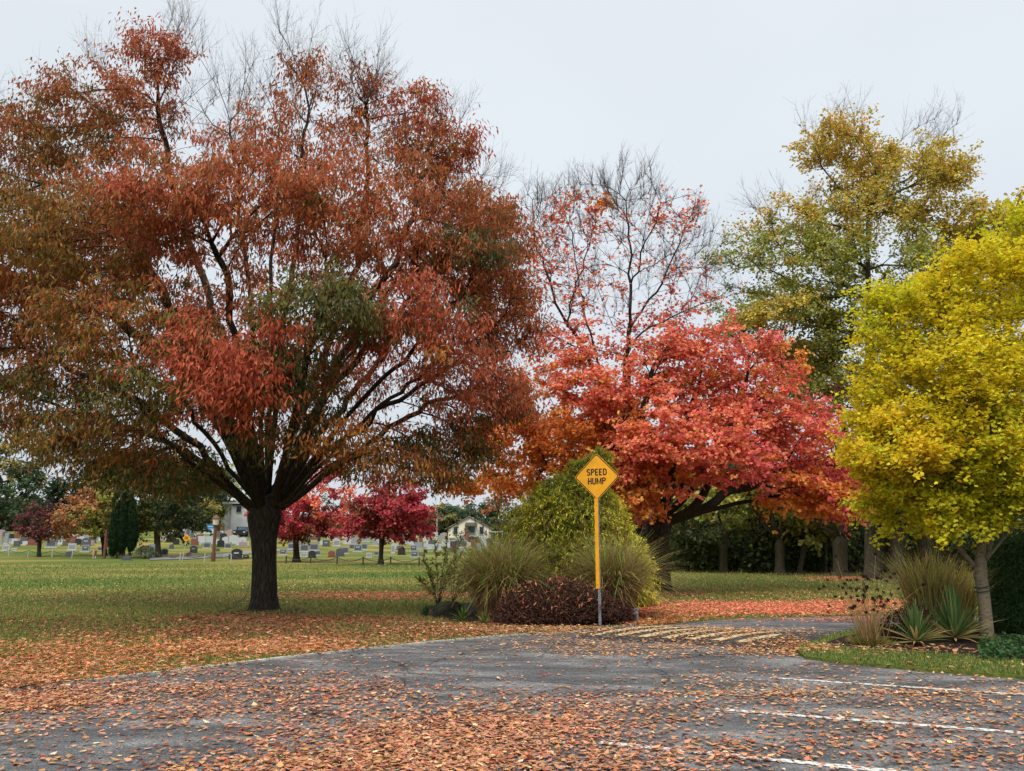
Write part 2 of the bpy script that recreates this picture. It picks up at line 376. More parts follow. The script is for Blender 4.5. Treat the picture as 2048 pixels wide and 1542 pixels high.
    if nB:
        Bt = TP[isb]; Od = nrm(outw[isb] * .5 + TD[isb] * .5 + np.array([0, 0, .75])); mb = 7
        P0b = np.repeat(Bt, mb, 0); D0b = np.repeat(Od, mb, 0) + rng.normal(0, .38, (len(Bt) * mb, 3)); Lb = spray[0] * rng.uniform(.6, 1.7, len(P0b))
        Vq, Fq2, pb = strips(P0b - nrm(D0b) * .1, D0b, Lb, twr * .9, up=.2); TV.append(Vq); TF.append(Fq2 + len(Vt))
        # side twigs
        ii = np.repeat(np.arange(len(P0b)), 4); t = rng.uniform(.25, .9, len(ii)); S0 = pb(ii, t); SD = nrm(D0b[ii]) + rng.normal(0, .5, (len(ii), 3)); SD[:, 2] += .3
        Vs, Fs, _ = strips(S0, SD, Lb[ii] * rng.uniform(.2, .5, len(ii)), twr * .6, seg=2); TF.append(Fs + len(Vt) + len(Vq)); TV.append(Vs)
    if twigs: mk('twigs', np.concatenate(TV), np.concatenate(TF), TWIG, root)
    # leaves
    kind, LL, WW, hang, fold, bend = leaf
    n = nl_ * nleaf; ti = rng.integers(0, m, n) + np.repeat(np.arange(nl_) * m, nleaf); t = rng.beta(1.6, 1.1, n)
    tipi = np.repeat(np.arange(nl_), nleaf)
    kl = keyof[lf].copy(); sw = rng.random(nl_) < .5
    jn = ((TPl[sw][:, None] - TPl[None] + rng.normal(0, spray[0] * 1.1, (sw.sum(), 1, 3))) ** 2).sum(2).argmin(1); kl[sw] = kl[jn]
    dens = 1 - clump + clump * pnoise(TPl, 1.1, 5); keep = rng.random(n) < np.repeat(np.clip(dens + .35, .25, 1) * dnof[lf], nleaf)
    ti, t, tipi = ti[keep], t[keep], tipi[keep]; n = len(ti)
    LP = pos(ti, t) + rng.normal(0, spray[1] * .25, (n, 3)) * np.array([1, 1, .8])
    d = nrm(D0[ti]) * (1 - hang) + rng.normal(0, .45, (n, 3)) + np.array([0, 0, -hang * 1.3])
    nn = rng.normal(0, .55, (n, 3)) + np.array([0, 0, 1.0]) * (1 - hang * .5) + outw[lf][tipi] * (.3 + hang * .6)
    LV, LF, k = leaves(LP, d, nn, LL * rng.uniform(.7, 1.25, n), WW * rng.uniform(.7, 1.25, n), kind, fold, bend)
    C = np.zeros((n, 3)); kk = kl[tipi]
    cf = TPl[tipi] * .8 + LP * .2
    for key in set(kk):
        mm = kk == key; C[mm] = colours(cf[mm], PAL[key], len(name), f, mixr=1.3)
    mk('crown', LV, LF, mat, root, col=np.repeat(C, k, 0))
    return root

# ------------------------------------------------------------------ setting: ground
def gridmesh(xs, ys, z):
    X, Y = np.meshgrid(xs, ys); V = np.stack([X, Y, z(X, Y)], 2).reshape(-1, 3); nx, ny = len(xs), len(ys)
    i = np.arange(nx - 1); j = np.arange(ny - 1); I, J = np.meshgrid(i, j); a = (J * nx + I).ravel()
    return V, np.stack([a, a + 1, a + nx + 1, a + nx], 1)
def lawnmat():
    m, t, b = newmat('lawn'); n, L = t.nodes, t.links
    tc = n.new('ShaderNodeTexCoord')
    def nz(scale, detail, stretch=(1, 1, 1)):
        mp = n.new('ShaderNodeMapping'); mp.inputs['Scale'].default_value = stretch; L.new(tc.outputs['Object'], mp.inputs[0])
        q = n.new('ShaderNodeTexNoise'); q.inputs['Scale'].default_value = scale; q.inputs['Detail'].default_value = detail; L.new(mp.outputs[0], q.inputs['Vector']); return q
    def rp(src, pts):
        r = n.new('ShaderNodeValToRGB'); L.new(src, r.inputs[0]); el = r.color_ramp.elements
        el[0].position, el[0].color = pts[0][0], list(lin(pts[0][1])) + [1]; el[1].position, el[1].color = pts[-1][0], list(lin(pts[-1][1])) + [1]
        for p, c in pts[1:-1]: e = el.new(p); e.color = list(lin(c)) + [1]
        return r
    big = rp(nz(.16, 5, (.5, 1.3, 1)).outputs['Fac'], [(.34, '#557038'), (.47, '#727a42'), (.58, '#948a50'), (.7, '#a8945c')])
    fine = rp(nz(14, 8).outputs['Fac'], [(.3, '#3c4a24'), (.5, '#80804c'), (.7, '#c4b488')])
    mx = n.new('ShaderNodeMix'); mx.data_type = 'RGBA'; mx.blend_type = 'OVERLAY'; mx.inputs[0].default_value = .55
    L.new(big.outputs[0], mx.inputs[6]); L.new(fine.outputs[0], mx.inputs[7]); L.new(mx.outputs[2], b.inputs['Base Color'])
    b.inputs['Roughness'].default_value = .95; b.inputs['Specular IOR Level'].default_value = .1
    bp = n.new('ShaderNodeBump'); bp.inputs['Distance'].default_value = .04; bp.inputs['Strength'].default_value = .8
    L.new(nz(22, 6).outputs['Fac'], bp.inputs['Height']); L.new(bp.outputs[0], b.inputs['Normal'])
    return m
LAWN = lawnmat()
xs = np.concatenate([[-1500, -700, -350, -200], np.arange(-120, 121, 3.0), [200, 350, 700, 1500]])
ys = np.concatenate([[-300, -60], np.arange(-15, 200, 2.5), [220, 260, 320, 450, 700, 1200, 2500]])
V, Q = gridmesh(xs, ys, terrain); mk('lawn', V, Q, LAWN, kind='structure', smooth_=True)

def asphaltmat():
    m, t, b = newmat('asphalt'); n, L = t.nodes, t.links; tc = n.new('ShaderNodeTexCoord')
    mp = n.new('ShaderNodeMapping'); mp.inputs['Rotation'].default_value = (0, 0, R(35)); mp.inputs['Scale'].default_value = (.9, 2.2, 1); L.new(tc.outputs['Object'], mp.inputs[0])
    a = n.new('ShaderNodeTexNoise'); a.inputs['Scale'].default_value = .9; a.inputs['Detail'].default_value = 7; a.inputs['Roughness'].default_value = .62; L.new(mp.outputs[0], a.inputs['Vector'])
    r = n.new('ShaderNodeValToRGB'); L.new(a.outputs['Fac'], r.inputs[0]); el = r.color_ramp.elements
    el[0].position = .36; el[0].color = list(lin('#4c4b4b')) + [1]; el[1].position = .66; el[1].color = list(lin('#7e7d7c')) + [1]; e = el.new(.5); e.color = list(lin('#5c5b5b')) + [1]
    g = n.new('ShaderNodeTexNoise'); g.inputs['Scale'].default_value = 75; g.inputs['Detail'].default_value = 3; L.new(tc.outputs['Object'], g.inputs['Vector'])
    gr = n.new('ShaderNodeMapRange'); gr.inputs['From Min'].default_value = .3; gr.inputs['From Max'].default_value = .7; gr.inputs['To Min'].default_value = .35; gr.inputs['To Max'].default_value = 1.7; L.new(g.outputs['Fac'], gr.inputs['Value'])
    mx = n.new('ShaderNodeMix'); mx.data_type = 'RGBA'; mx.blend_type = 'MULTIPLY'; mx.inputs[0].default_value = 1; L.new(r.outputs[0], mx.inputs[6]); L.new(gr.outputs[0], mx.inputs[7])
    wn = n.new('ShaderNodeTexNoise'); wn.inputs['Scale'].default_value = 1.3; wn.inputs['Detail'].default_value = 6; L.new(tc.outputs['Object'], wn.inputs['Vector'])
    va = n.new('ShaderNodeVectorMath'); va.operation = 'MULTIPLY_ADD'; va.inputs[1].default_value = (.8, .8, 0); L.new(wn.outputs['Color'], va.inputs[0]); L.new(tc.outputs['Object'], va.inputs[2])
    vo = n.new('ShaderNodeTexVoronoi'); vo.feature = 'DISTANCE_TO_EDGE'; vo.inputs['Scale'].default_value = .38; L.new(va.outputs[0], vo.inputs['Vector'])
    cm = n.new('ShaderNodeMapRange'); cm.inputs['From Max'].default_value = .009; cm.inputs['To Min'].default_value = .4; cm.inputs['To Max'].default_value = 1; L.new(vo.outputs['Distance'], cm.inputs['Value'])
    m2 = n.new('ShaderNodeMix'); m2.data_type = 'RGBA'; m2.blend_type = 'MULTIPLY'; m2.inputs[0].default_value = 1; L.new(mx.outputs[2], m2.inputs[6]); L.new(cm.outputs[0], m2.inputs[7])
    L.new(m2.outputs[2], b.inputs['Base Color']); b.inputs['Roughness'].default_value = .95; b.inputs['Specular IOR Level'].default_value = .12
    bp = n.new('ShaderNodeBump'); bp.inputs['Distance'].default_value = .006; L.new(g.outputs['Fac'], bp.inputs['Height']); L.new(bp.outputs[0], b.inputs['Normal'])
    return m
ASPH = asphaltmat()
def gp(pts): return groundn(np.array([p[0] for p in pts], float), np.array([p[1] for p in pts], float))
def flat(name, P, z, mat, kind='structure', thick=0):
    P = np.array(P, float).copy(); P[:, 2] = z; n = len(P)
    import mathutils.geometry as mg
    tri = mg.tessellate_polygon([[tuple(p) for p in P]])
    tri = np.array(tri)
    a, b_, c = P[tri[:, 0]], P[tri[:, 1]], P[tri[:, 2]]; s = np.cross(b_ - a, c - a)[:, 2] < 0; tri[s] = tri[s][:, ::-1]
    if thick:
        V = np.concatenate([P, P - [0, 0, thick]]); j = np.arange(n); q = np.stack([j, j + n, (j + 1) % n + n, (j + 1) % n], 1)
        return mk(name, V, [tri, q], mat, kind=kind)
    return mk(name, P, tri, mat, kind=kind)
edgeL = gp([(430, 1335), (640, 1310), (860, 1287), (1040, 1271), (1180, 1262), (1290, 1255), (1360, 1247), (1440, 1240), (1560, 1236), (1700, 1233)])
dirL = nrm(edgeL[1] - edgeL[0])
edge_line = [edgeL[0] - dirL * 12] + list(edgeL) + [np.array([26, 17.6, 0]), np.array([60, 17.6, 0])]
pav = edge_line + [np.array([60, -12, 0]), np.array([-22, -12, 0])]
flat('pavement', pav, .006, ASPH)
# pale concrete edging flush with the pavement on the lawn side
E = np.array(edge_line[:7]); nn_ = nrm(np.cross(np.gradient(E, axis=0), [0, 0, 1])); wob = 1 + .0 * E[:, :1]
flat('kerb', np.concatenate([E + nn_ * -.0, (E - nn_ * .09)[::-1]]), .03, noisemat('concrete_edge', ['#8f8c84', '#b4b0a6', '#c8c4ba'], 8, .9), thick=.06)

# right island: grass strip and mulch bed
isl = gp([(1592, 1306), (1612, 1296), (1645, 1284), (1690, 1270), (1760, 1259), (1860, 1254), (2048, 1249)])
isl_n = gp([(2300, 1384), (2048, 1361), (1900, 1349), (1780, 1338), (1680, 1329), (1610, 1319)])
ISL = np.concatenate([isl, [[24, 15.2, 0], [24, 8.0, 0]], isl_n])
MULCH = noisemat('mulch', ['#17110d', '#2a1f18', '#41322a'], 30, .95, .03, 40)
flat('island_grass', ISL, .05, LAWN, thick=.08)
mul_ = gp([(1640, 1298), (1690, 1280), (1760, 1268), (1860, 1262), (2048, 1256)])
mul_n = gp([(2300, 1352), (2048, 1333), (1940, 1322), (1820, 1312), (1720, 1308)])
flat('mulch_bed', np.concatenate([mul_, [[20, 14.6, 0], [20, 9.2, 0]], mul_n]), .065, MULCH, thick=.03)
# left bed
lb = gp([(840, 1232), (900, 1243), (980, 1252), (1080, 1257), (1200, 1257), (1280, 1250), (1310, 1235), (1300, 1215), (1150, 1205), (950, 1205), (850, 1215)])
flat('mulch_bed', lb, .02, MULCH, thick=.02)
def disc(name, px, py, rx, ry, z=.015):
    c = ground(px, py); D = c[1]; s = scl(D); a = np.arange(40) * 2 * np.pi / 40; rr = 1 + .12 * np.sin(3 * a + px) + .08 * np.sin(7 * a)
    dy = ry / (s * CH / D) if D else ry
    P = np.stack([c[0] + rx / s * rr * np.cos(a), c[1] + dy * rr * np.sin(a), 0 * a], 1); return flat(name, P, z + c[2], MULCH, thick=.014)
disc('mulch_ring', 545, 1226, 75, 7); disc('mulch_ring', 1330, 1186, 62, 6); disc('mulch_ring', 1560, 1148, 40, 3); disc('mulch_ring', 1745, 1162, 75, 5)
disc('mulch_ring', 1680, 1153, 40, 3)

# parking lines
WHITE = noisemat('worn_paint', ['#6e6d6a', '#b4b3ae', '#ccccc6'], 25, .8, pos=(.38, .54))
CREAM = noisemat('cream_paint', ['#55514a', '#aea07a', '#c0b088'], 18, .8, pos=(.34, .48))
def strip(name, a, b, wd, z, mat, m=None):
    a, b = np.array(a, float), np.array(b, float); d = nrm(b - a); s = np.array([-d[1], d[0], 0]) * wd / 2; n = 24
    T = np.linspace(0, 1, n)[:, None]; ja = 1 + rng.uniform(-.12, .05, (n, 1)); jb = 1 + rng.uniform(-.12, .05, (n, 1))
    P = a + (b - a) * T; V = np.concatenate([P + s * ja, P - s * jb]); i = np.arange(n - 1); V[:, 2] = z if not callable(z) else z(V[:, 0], V[:, 1])
    return mk(name, V, np.stack([i, i + n, i + n + 1, i + 1], 1), mat, kind='structure')
for (p, q) in (((1540, 1357), (2048, 1391)), ((1430, 1420), (2048, 1468)), ((1200, 1487), (1740, 1541))):
    a, b = gp([p, q]); strip('painted_line', a, b + nrm(b - a) * (2.5 if q[0] == 2048 else 3), .1, .011, WHITE)

# speed hump across the drive
hA = gp([(1190, 1262)])[0]; hB = gp([(1640, 1284)])[0]; hd = nrm(hB - hA); hn = np.array([-hd[1], hd[0], 0]); HL = np.linalg.norm(hB - hA); HW = 2.6
def hz(x, y):
    u = (x - hA[0]) * hd[0] + (y - hA[1]) * hd[1]; v = (x - hA[0]) * hn[0] + (y - hA[1]) * hn[1]
    return .008 + .085 * np.clip(1 - (v / (HW / 2)) ** 2, 0, 1) * smooth(u / .5) * smooth((HL - u) / .5)
us = np.linspace(0, HL, 40); vs = np.linspace(-HW / 2, HW / 2, 24); U, Vv = np.meshgrid(us, vs)
X = hA[0] + U * hd[0] + Vv * hn[0]; Y = hA[1] + U * hd[1] + Vv * hn[1]
Vh = np.stack([X, Y, hz(X, Y)], 2).reshape(-1, 3); a = (np.arange(23)[:, None] * 40 + np.arange(39)[None]).ravel()
hump = thing('speed_hump', 'low dark asphalt speed hump with cream diagonal stripes across the drive', 'speed hump', (hA + hB) / 2)
mk('hump_surface', Vh, np.stack([a, a + 1, a + 41, a + 40], 1), noisemat('hump_asphalt', ['#2b2a2b', '#3c3b3c', '#4a4847'], 6, .9, .004, 60), hump, smooth_=True)
for i in range(11):
    u0 = .35 + i * .40; n = 14; T = np.linspace(0, 1, n); uu = u0 + T * 1.0 - .1; vv = -.95 + T * 1.9
    ok = (uu > .1) & (uu < HL - .7); uu, vv = uu[ok], vv[ok]
    if len(uu) < 3: continue
    n = len(uu); V = []
    for s_ in (0, .17):
        x = hA[0] + (uu + s_) * hd[0] + vv * hn[0]; y = hA[1] + (uu + s_) * hd[1] + vv * hn[1]; V.append(np.stack([x, y, hz(x, y) + .006], 1))
    V = np.concatenate(V); k = np.arange(n - 1); mk('stripe', V, np.stack([k, k + n, k + n + 1, k + 1], 1), CREAM, hump)

# grass blades
def inpoly(P, poly):
    x, y = P[:, 0], P[:, 1]; r = np.zeros(len(P), bool); n = len(poly); j = n - 1
    for i in range(n):
        xi, yi, xj, yj = poly[i][0], poly[i][1], poly[j][0], poly[j][1]
        c = ((yi > y) != (yj > y)) & (x < (xj - xi) * (y - yi) / ((yj - yi) + 1e-12) + xi); r ^= c; j = i
    return r
PAVP = np.array(pav); MULP = np.concatenate([mul_, [[20, 14.6, 0], [20, 9.2, 0]], mul_n])
def isgrass(P): return (~inpoly(P, PAVP) & ~inpoly(P, lb)) | (inpoly(P, ISL) & ~inpoly(P, MULP))
def tuftmesh(name, P, h, wd, palette, label=None, cat=None, lean=.5, parent=None, mat=LEAF):
    n = len(P); d = np.stack([rng.normal(0, lean, n), rng.normal(0, lean, n), np.ones(n)], 1)
    V, Fc, k = leaves(P, d, rng.normal(0, 1, (n, 3)), h * rng.uniform(.5, 1.3, n), wd, 'lance', .1, rng.uniform(-.4, .4, n))
    C = colours(P, palette, 3, .35, .22, 1.2); return mk(name, V, Fc, mat, parent, col=np.repeat(C, k, 0), kind='stuff' if parent is None else None)
N_ = 260000; px = rng.uniform(-60, 2110, N_); py = 1118 + (1400 - 1118) * rng.random(N_) ** 1.15; P = groundn(px, py); P = P[isgrass(P) & (P[:, 1] < 57)]
P[:, 2] = np.where(inpoly(P, ISL), .05, 0)
o = tuftmesh('grass', P, .05 + .0012 * P[:, 1], .006 + .0008 * P[:, 1], pal('#607c3c', '#748440', '#909050', '#a89c5e', '#7e8848'))
tag(o, 'short autumn lawn grass with yellowed patches', 'grass')

# ------------------------------------------------------------------ fallen leaves
FL = {'mix': pal('#bc8466', '#cea47e', '#a06246', '#84442e', '#c07058', '#d4b28c', '#8e4c34', '#582c20', '#c88a6c', '#b4603c', '#6c3826', '#b8885a'),
      'tan': pal('#c89e74', '#b4845e', '#d0ac7c', '#986040', '#b07048', '#784030', '#844a34', '#c08c5c'),
      'org': pal('#cc7c4c', '#d89060', '#b8643e', '#d0985c', '#98503a', '#d8b078', '#b8583a', '#80432e', '#c88868'),
      'pink': pal('#ea7e62', '#f09270', '#dc6850', '#f0a07c', '#e07058', '#b4523c', '#e68a68'),
      'rus': pal('#a86448', '#8c5040', '#bc7452', '#985c44', '#b48056', '#7a4a38'), 'yel': pal('#c4ac6c', '#b49a5c', '#cebc80', '#a08850')}
def litter(name, label, regs, size=.085, clip=None, zf=None, lift=.012, kindf='maple', tilt=.12):
    PP, CC = [], []
    for (cx, cy, rx, ry, n, key, uni) in regs:
        if uni: x = rng.uniform(cx - rx, cx + rx, n); y = rng.uniform(cy - ry, cy + ry, n)
        else:
            a = rng.uniform(0, 6.283, n); q = np.sqrt(rng.random(n)) * (1 + .25 * rng.normal(size=n)); x = cx + rx * q * np.cos(a); y = cy + ry * q * np.sin(a)
        ok = y > 1112; G = groundn(x[ok], y[ok])
        cl = pnoise(G, 1.6, 9) + .5 * pnoise(G, 5, 3); G = G[rng.random(len(G)) < np.clip(.55 + .38 * cl, .12, 1)]
        PP.append(G); CC.append(colours(G, FL[key], 1, 1.2, .28, 3.8))
    G = np.concatenate(PP); C = np.concatenate(CC)
    if clip is not None: m = clip(G); G, C = G[m], C[m]
    z = zf(G) if zf else 0; G = G.copy(); G[:, 2] = z + rng.uniform(.2, 1.6, len(G)) * lift
    n = len(G); az = rng.uniform(0, 6.283, n); d = np.stack([np.cos(az), np.sin(az), rng.normal(0, .09, n)], 1)
    nn = np.stack([rng.normal(0, tilt, n), rng.normal(0, tilt, n), np.ones(n)], 1)
    sz = size * rng.uniform(.4, 1.4, n)
    V, Fc, k = leaves(G, d, nn, sz, sz * rng.uniform(.3, .9, n), kindf, rng.uniform(-.1, .35, n), rng.uniform(-.1, .28, n))
    o = mk(name, V, Fc, LITTER, col=np.repeat(C, k, 0), kind='stuff'); return tag(o, label, 'fallen leaves')
onpav = lambda G: inpoly(G, PAVP) & ~inpoly(G, ISL)
def zpav(G): return np.maximum(.008, np.where((np.abs((G[:, 0] - hA[0]) * hn[0] + (G[:, 1] - hA[1]) * hn[1]) < HW / 2), hz(G[:, 0], G[:, 1]), .008))
litter('fallen_leaves', 'tan, salmon and rust fallen leaves scattered over the parking pavement', [
    (1024, 1400, 1100, 150, 6090, 'mix', 1), (1024, 1350, 1100, 60, 5655, 'mix', 1), (500, 1390, 500, 50, 1392, 'mix', 1), (350, 1450, 480, 90, 3132, 'mix', 1), (300, 1400, 400, 40, 1740, 'mix', 1),
    (200, 1345, 400, 10, 1020, 'mix', 0), (930, 1522, 420, 34, 5359, 'mix', 0), (1010, 1462, 280, 34, 3317, 'mix', 0), (1150, 1420, 330, 40, 2169, 'mix', 0), (600, 1540, 300, 20, 1658, 'mix', 0), (1350, 1500, 250, 45, 1020, 'mix', 0), (720, 1480, 260, 30, 1148, 'mix', 0),
    (40, 1402, 200, 18, 3828, 'mix', 0), (230, 1378, 240, 10, 1786, 'mix', 0), (1700, 1400, 400, 60, 1914, 'tan', 1), (1750, 1385, 350, 14, 1148, 'tan', 0),
    (1400, 1268, 260, 16, 4200, 'tan', 0), (1250, 1290, 330, 26, 4338, 'tan', 0), (1560, 1300, 110, 14, 2807, 'tan', 0), (1640, 1298, 90, 10, 1658, 'tan', 0), (1620, 1240, 250, 6, 1786, 'pink', 0),
    (1700, 1390, 340, 8, 638, 'tan', 0), (1080, 1265, 120, 5, 1914, 'tan', 0), (1750, 1460, 330, 60, 1100, 'mix', 1), (1900, 1500, 300, 50, 638, 'mix', 0), (380, 1400, 420, 60, 2700, 'mix', 1)], .057, onpav, zpav)
ongr = lambda G: ~onpav(G)
zgr = lambda G: np.where(inpoly(G, ISL), .055, .02)
litter('fallen_leaves', 'orange, russet and yellow fallen leaves lying on the lawn grass', [
    (150, 1345, 330, 36, 9000, 'org', 0), (150, 1345, 330, 36, 4000, 'mix', 0), (60, 1378, 200, 20, 4500, 'mix', 0), (560, 1295, 420, 18, 8000, 'org', 0), (560, 1290, 420, 20, 4000, 'tan', 0), (700, 1266, 420, 16, 9500, 'rus', 0), (300, 1300, 420, 20, 6000, 'org', 0), (250, 1260, 400, 24, 3500, 'rus', 0),
    (540, 1240, 240, 9, 11000, 'rus', 0), (600, 1262, 480, 22, 13000, 'rus', 0), (560, 1280, 480, 26, 9000, 'org', 0), (350, 1240, 350, 16, 3500, 'rus', 0), (760, 1193, 230, 9, 10000, 'pink', 0), (600, 1193, 300, 12, 2000, 'rus', 0), (400, 1225, 500, 26, 5500, 'rus', 1), (200, 1190, 420, 20, 3600, 'yel', 1), (300, 1160, 500, 25, 3500, 'yel', 1), (200, 1200, 300, 12, 2500, 'rus', 0),
    (1500, 1218, 330, 15, 36000, 'pink', 0), (1340, 1230, 110, 16, 8000, 'org', 0), (1700, 1212, 200, 11, 8000, 'pink', 0), (1500, 1192, 250, 10, 2600, 'org', 0), (1620, 1168, 330, 10, 3000, 'yel', 1), (1700, 1185, 220, 14, 4000, 'yel', 1), (1680, 1158, 80, 5, 4500, 'pink', 0),
    (1330, 1188, 100, 7, 4000, 'rus', 0), (1050, 1262, 260, 6, 7000, 'tan', 0), (1300, 1248, 60, 6, 2200, 'org', 0), (880, 1262, 120, 12, 2600, 'tan', 0), (1750, 1310, 250, 10, 1100, 'tan', 0), (1620, 1305, 60, 9, 1100, 'tan', 0), (1900, 1340, 250, 14, 600, 'tan', 1)],
    .068, ongr, zgr, .018, tilt=.24)

# ------------------------------------------------------------------ the big trees
ZL = ('lance', .15, .046, .68, .3, -.12)
zk = tree('zelkova_tree', 'large spreading tree with rust and olive leaves on a thick dark trunk', 'tree', (527, 1222),
  [(527, 1227, 70), (528, 1214, 57), (528, 1190, 51), (529, 1120, 47), (529, 1080, 50), (530, 1055, 60), (532, 1034, 66), (534, 1014, 58), (535, 990, 20)],
  [(540, 560, 470, 310, 0, 4.8, 429, 'rust', .6, .9), (540, 520, 400, 230, 0, 4.0, 156, 'red', .5),
   (90, 440, 190, 190, 0, 2.8, 130, 'bronze'), (40, 640, 150, 190, 0, 2.5, 143, 'rust'), (-60, 520, 170, 280, 0, 2.8, 169, 'bronze'), (240, 210, 120, 95, 0, 1.8, 62, 'red'), (320, 110, 56, 42, 0, .8, 26, 'red', .2), (150, 255, 115, 75, .3, 1.5, 55, 'bronze'), (30, 280, 95, 70, 0, 1.2, 34, 'red'),
   (620, 230, 80, 110, 0, 1.5, 21, 'rust', .2), (600, 130, 25, 30, 0, .4, 5, 'rust', .1), (730, 150, 30, 40, 0, .4, 8, 'rust', .1), (700, 230, 50, 70, 0, .8, 13, 'rust', .1), (825, 240, 60, 75, 0, 1.0, 34, 'red', .2), (905, 300, 48, 45, 0, .7, 23, 'red', .2), (850, 330, 90, 60, 0, 1.5, 34, 'bronze'),
   (920, 520, 130, 150, -1, 2.4, 124, 'rust'), (960, 440, 70, 60, 0, 1.4, 39, 'red'), (1000, 620, 75, 130, 0, 1.8, 78, 'rust'), (985, 790, 75, 60, -.5, 1.8, 44, 'red'), (930, 760, 110, 80, -2, 1.8, 52, 'red', .35, .8), (930, 500, 70, 40, -2.6, .6, 21, 'dkgreen', .1),
   (780, 925, 140, 45, -1.5, 2.2, 60, 'bronze', .35, .7), (880, 905, 85, 60, 0, 1.8, 44, 'olive'), (700, 870, 110, 50, -3, 1.2, 21, 'bronze', .35, .5), (930, 860, 70, 60, 0, 1, 26, 'red'),
   (230, 880, 140, 60, -1, 2.6, 78, 'bronze', .35, .8), (120, 790, 110, 90, -.5, 2.2, 60, 'olive'), (370, 950, 80, 34, -1, 1.6, 34, 'olive'), (240, 930, 90, 35, 0, 1.5, 29, 'olive'), (20, 830, 60, 30, 0, 1.2, 16, 'red'), (150, 900, 50, 30, 0, 1, 13, 'dkgreen'),
   (560, 830, 120, 80, -3, 1.0, 52, 'dkgreen', .35, .65), (620, 620, 120, 80, -4.2, .9, 47, 'olive', .35, .9), (700, 640, 70, 50, -4.2, .9, 18, 'dkgreen'), (600, 740, 90, 50, -3.6, .8, 26, 'dkgreen'), (470, 740, 105, 75, -4.4, .8, 60, 'red'), (400, 680, 80, 50, -4, .8, 26, 'red'), (300, 780, 110, 60, -3.5, 1, 34, 'olive'),
   (200, 470, 200, 110, -3, 1.4, 78, 'bronze'), (330, 420, 120, 70, -3.6, 1.2, 39, 'red'), (500, 400, 150, 80, -3.8, 1.2, 52, 'rust'), (700, 430, 150, 100, -3.8, 1.2, 60, 'rust'), (230, 640, 130, 100, -3.4, 1.2, 49, 'bronze'), (830, 640, 120, 100, -3.6, 1.2, 52, 'red')],
  bf=.75, leaf=ZL, nleaf=74, spray=(.68, .42), clump=.3, step=.4, f=.8, roots_from=.6, rtip=.006, flat=.45, warp=.05, e=2.15, rtop=.36, lk=.3,
  limbs=[[(562, 1015, -.3), (650, 880, -1), (750, 770, -1.6), (860, 670, -2), (940, 600, -2)], [(558, 1008, -.4), (620, 860, -1.4), (700, 740, -2), (790, 640, -2.4), (850, 560, -2.4)], [(566, 1028, .2), (670, 930, .4), (780, 850, .6), (900, 790, .6), (1000, 740, .6)], [(554, 1002, 0), (600, 870, -.4), (665, 760, -.7), (740, 640, -.9), (800, 500, -.9)],
   [(564, 1022, -.5), (660, 900, -1.6), (780, 790, -2.2), (900, 700, -2.4)], [(508, 1018, -.4), (450, 910, -1.4), (370, 810, -2), (260, 730, -2.4)], [(514, 1006, .5), (460, 860, 1.6), (380, 720, 2.2), (280, 600, 2.4)], [(524, 996, -.4), (500, 840, -1.6), (470, 660, -2.4), (440, 500, -2.6)], [(505, 1025, 0), (455, 950, -.3), (395, 880, -.6), (320, 825, -.9), (200, 760, -1.2), (110, 720, -1.3)], [(512, 1010, .1), (470, 900, .3), (400, 790, .8), (300, 680, 1.2), (180, 580, 1.6), (60, 500, 1.8)], [(515, 1005, -.1), (478, 880, -.5), (430, 760, -.9), (360, 620, -1.3), (270, 480, -1.6), (200, 370, -1.6)],
   [(520, 1000, .1), (492, 850, .3), (452, 700, .5), (398, 520, .6), (340, 350, .5), (315, 200, .3)], [(528, 995, 0), (516, 800, -.4), (503, 600, -.8), (485, 420, -1), (452, 260, -.8)], [(535, 990, .2), (535, 820, .7), (540, 620, 1.2), (550, 420, 1.4), (560, 250, 1.2)], [(540, 992, -.2), (552, 800, -.6), (575, 600, -.7), (602, 400, -.5), (618, 240, -.3)],
   [(548, 998, 0), (588, 850, .2), (648, 700, .3), (705, 520, .3), (735, 330, .2), (730, 200, 0)], [(552, 1005, -.2), (610, 860, -.8), (690, 720, -1.3), (770, 560, -1.5), (830, 400, -1.2), (850, 300, -.9)], [(556, 1012, .2), (625, 890, .7), (725, 760, 1.2), (830, 620, 1.4), (915, 480, 1.2), (950, 420, 1)],
   [(560, 1020, -.1), (640, 915, -.4), (755, 820, -.8), (880, 740, -1), (990, 680, -.9)], [(562, 1030, .1), (630, 950, .5), (710, 900, 1), (820, 860, 1.3), (940, 830, 1.3)], [(500, 1030, .2), (440, 945, .7), (345, 880, 1.2), (230, 850, 1.5), (110, 820, 1.6)], [(545, 1005, -.5), (575, 900, -1.8), (600, 800, -2.9), (620, 700, -3.6)], [(520, 1005, -.5), (490, 900, -1.8), (460, 810, -3.0), (430, 730, -3.8)], [(530, 1000, .5), (500, 860, 1.9), (440, 700, 3), (400, 560, 3.5)], [(545, 1000, .5), (590, 860, 1.9), (680, 700, 3), (740, 560, 3.4)], [(505, 1030, -.4), (440, 960, -1.4), (350, 890, -2.2), (270, 830, -3)], [(560, 1030, -.4), (620, 970, -1.3), (700, 920, -2), (790, 890, -2.6)]],
  bare=[(440, 220, 110, 120, 0, 1.8, 34), (600, 150, 90, 80, 0, 1.5, 26), (740, 160, 70, 60, 0, 1.2, 20), (360, 80, 50, 60, 0, .6, 12), (180, 140, 30, 40, 0, .5, 5), (60, 230, 70, 25, 0, 1, 8), (530, 280, 110, 100, 0, 2, 26), (900, 240, 40, 30, 0, .5, 7), (880, 420, 60, 50, 0, 1, 10), (990, 380, 50, 30, 0, .8, 8), (720, 260, 100, 90, 0, 1.6, 20)])

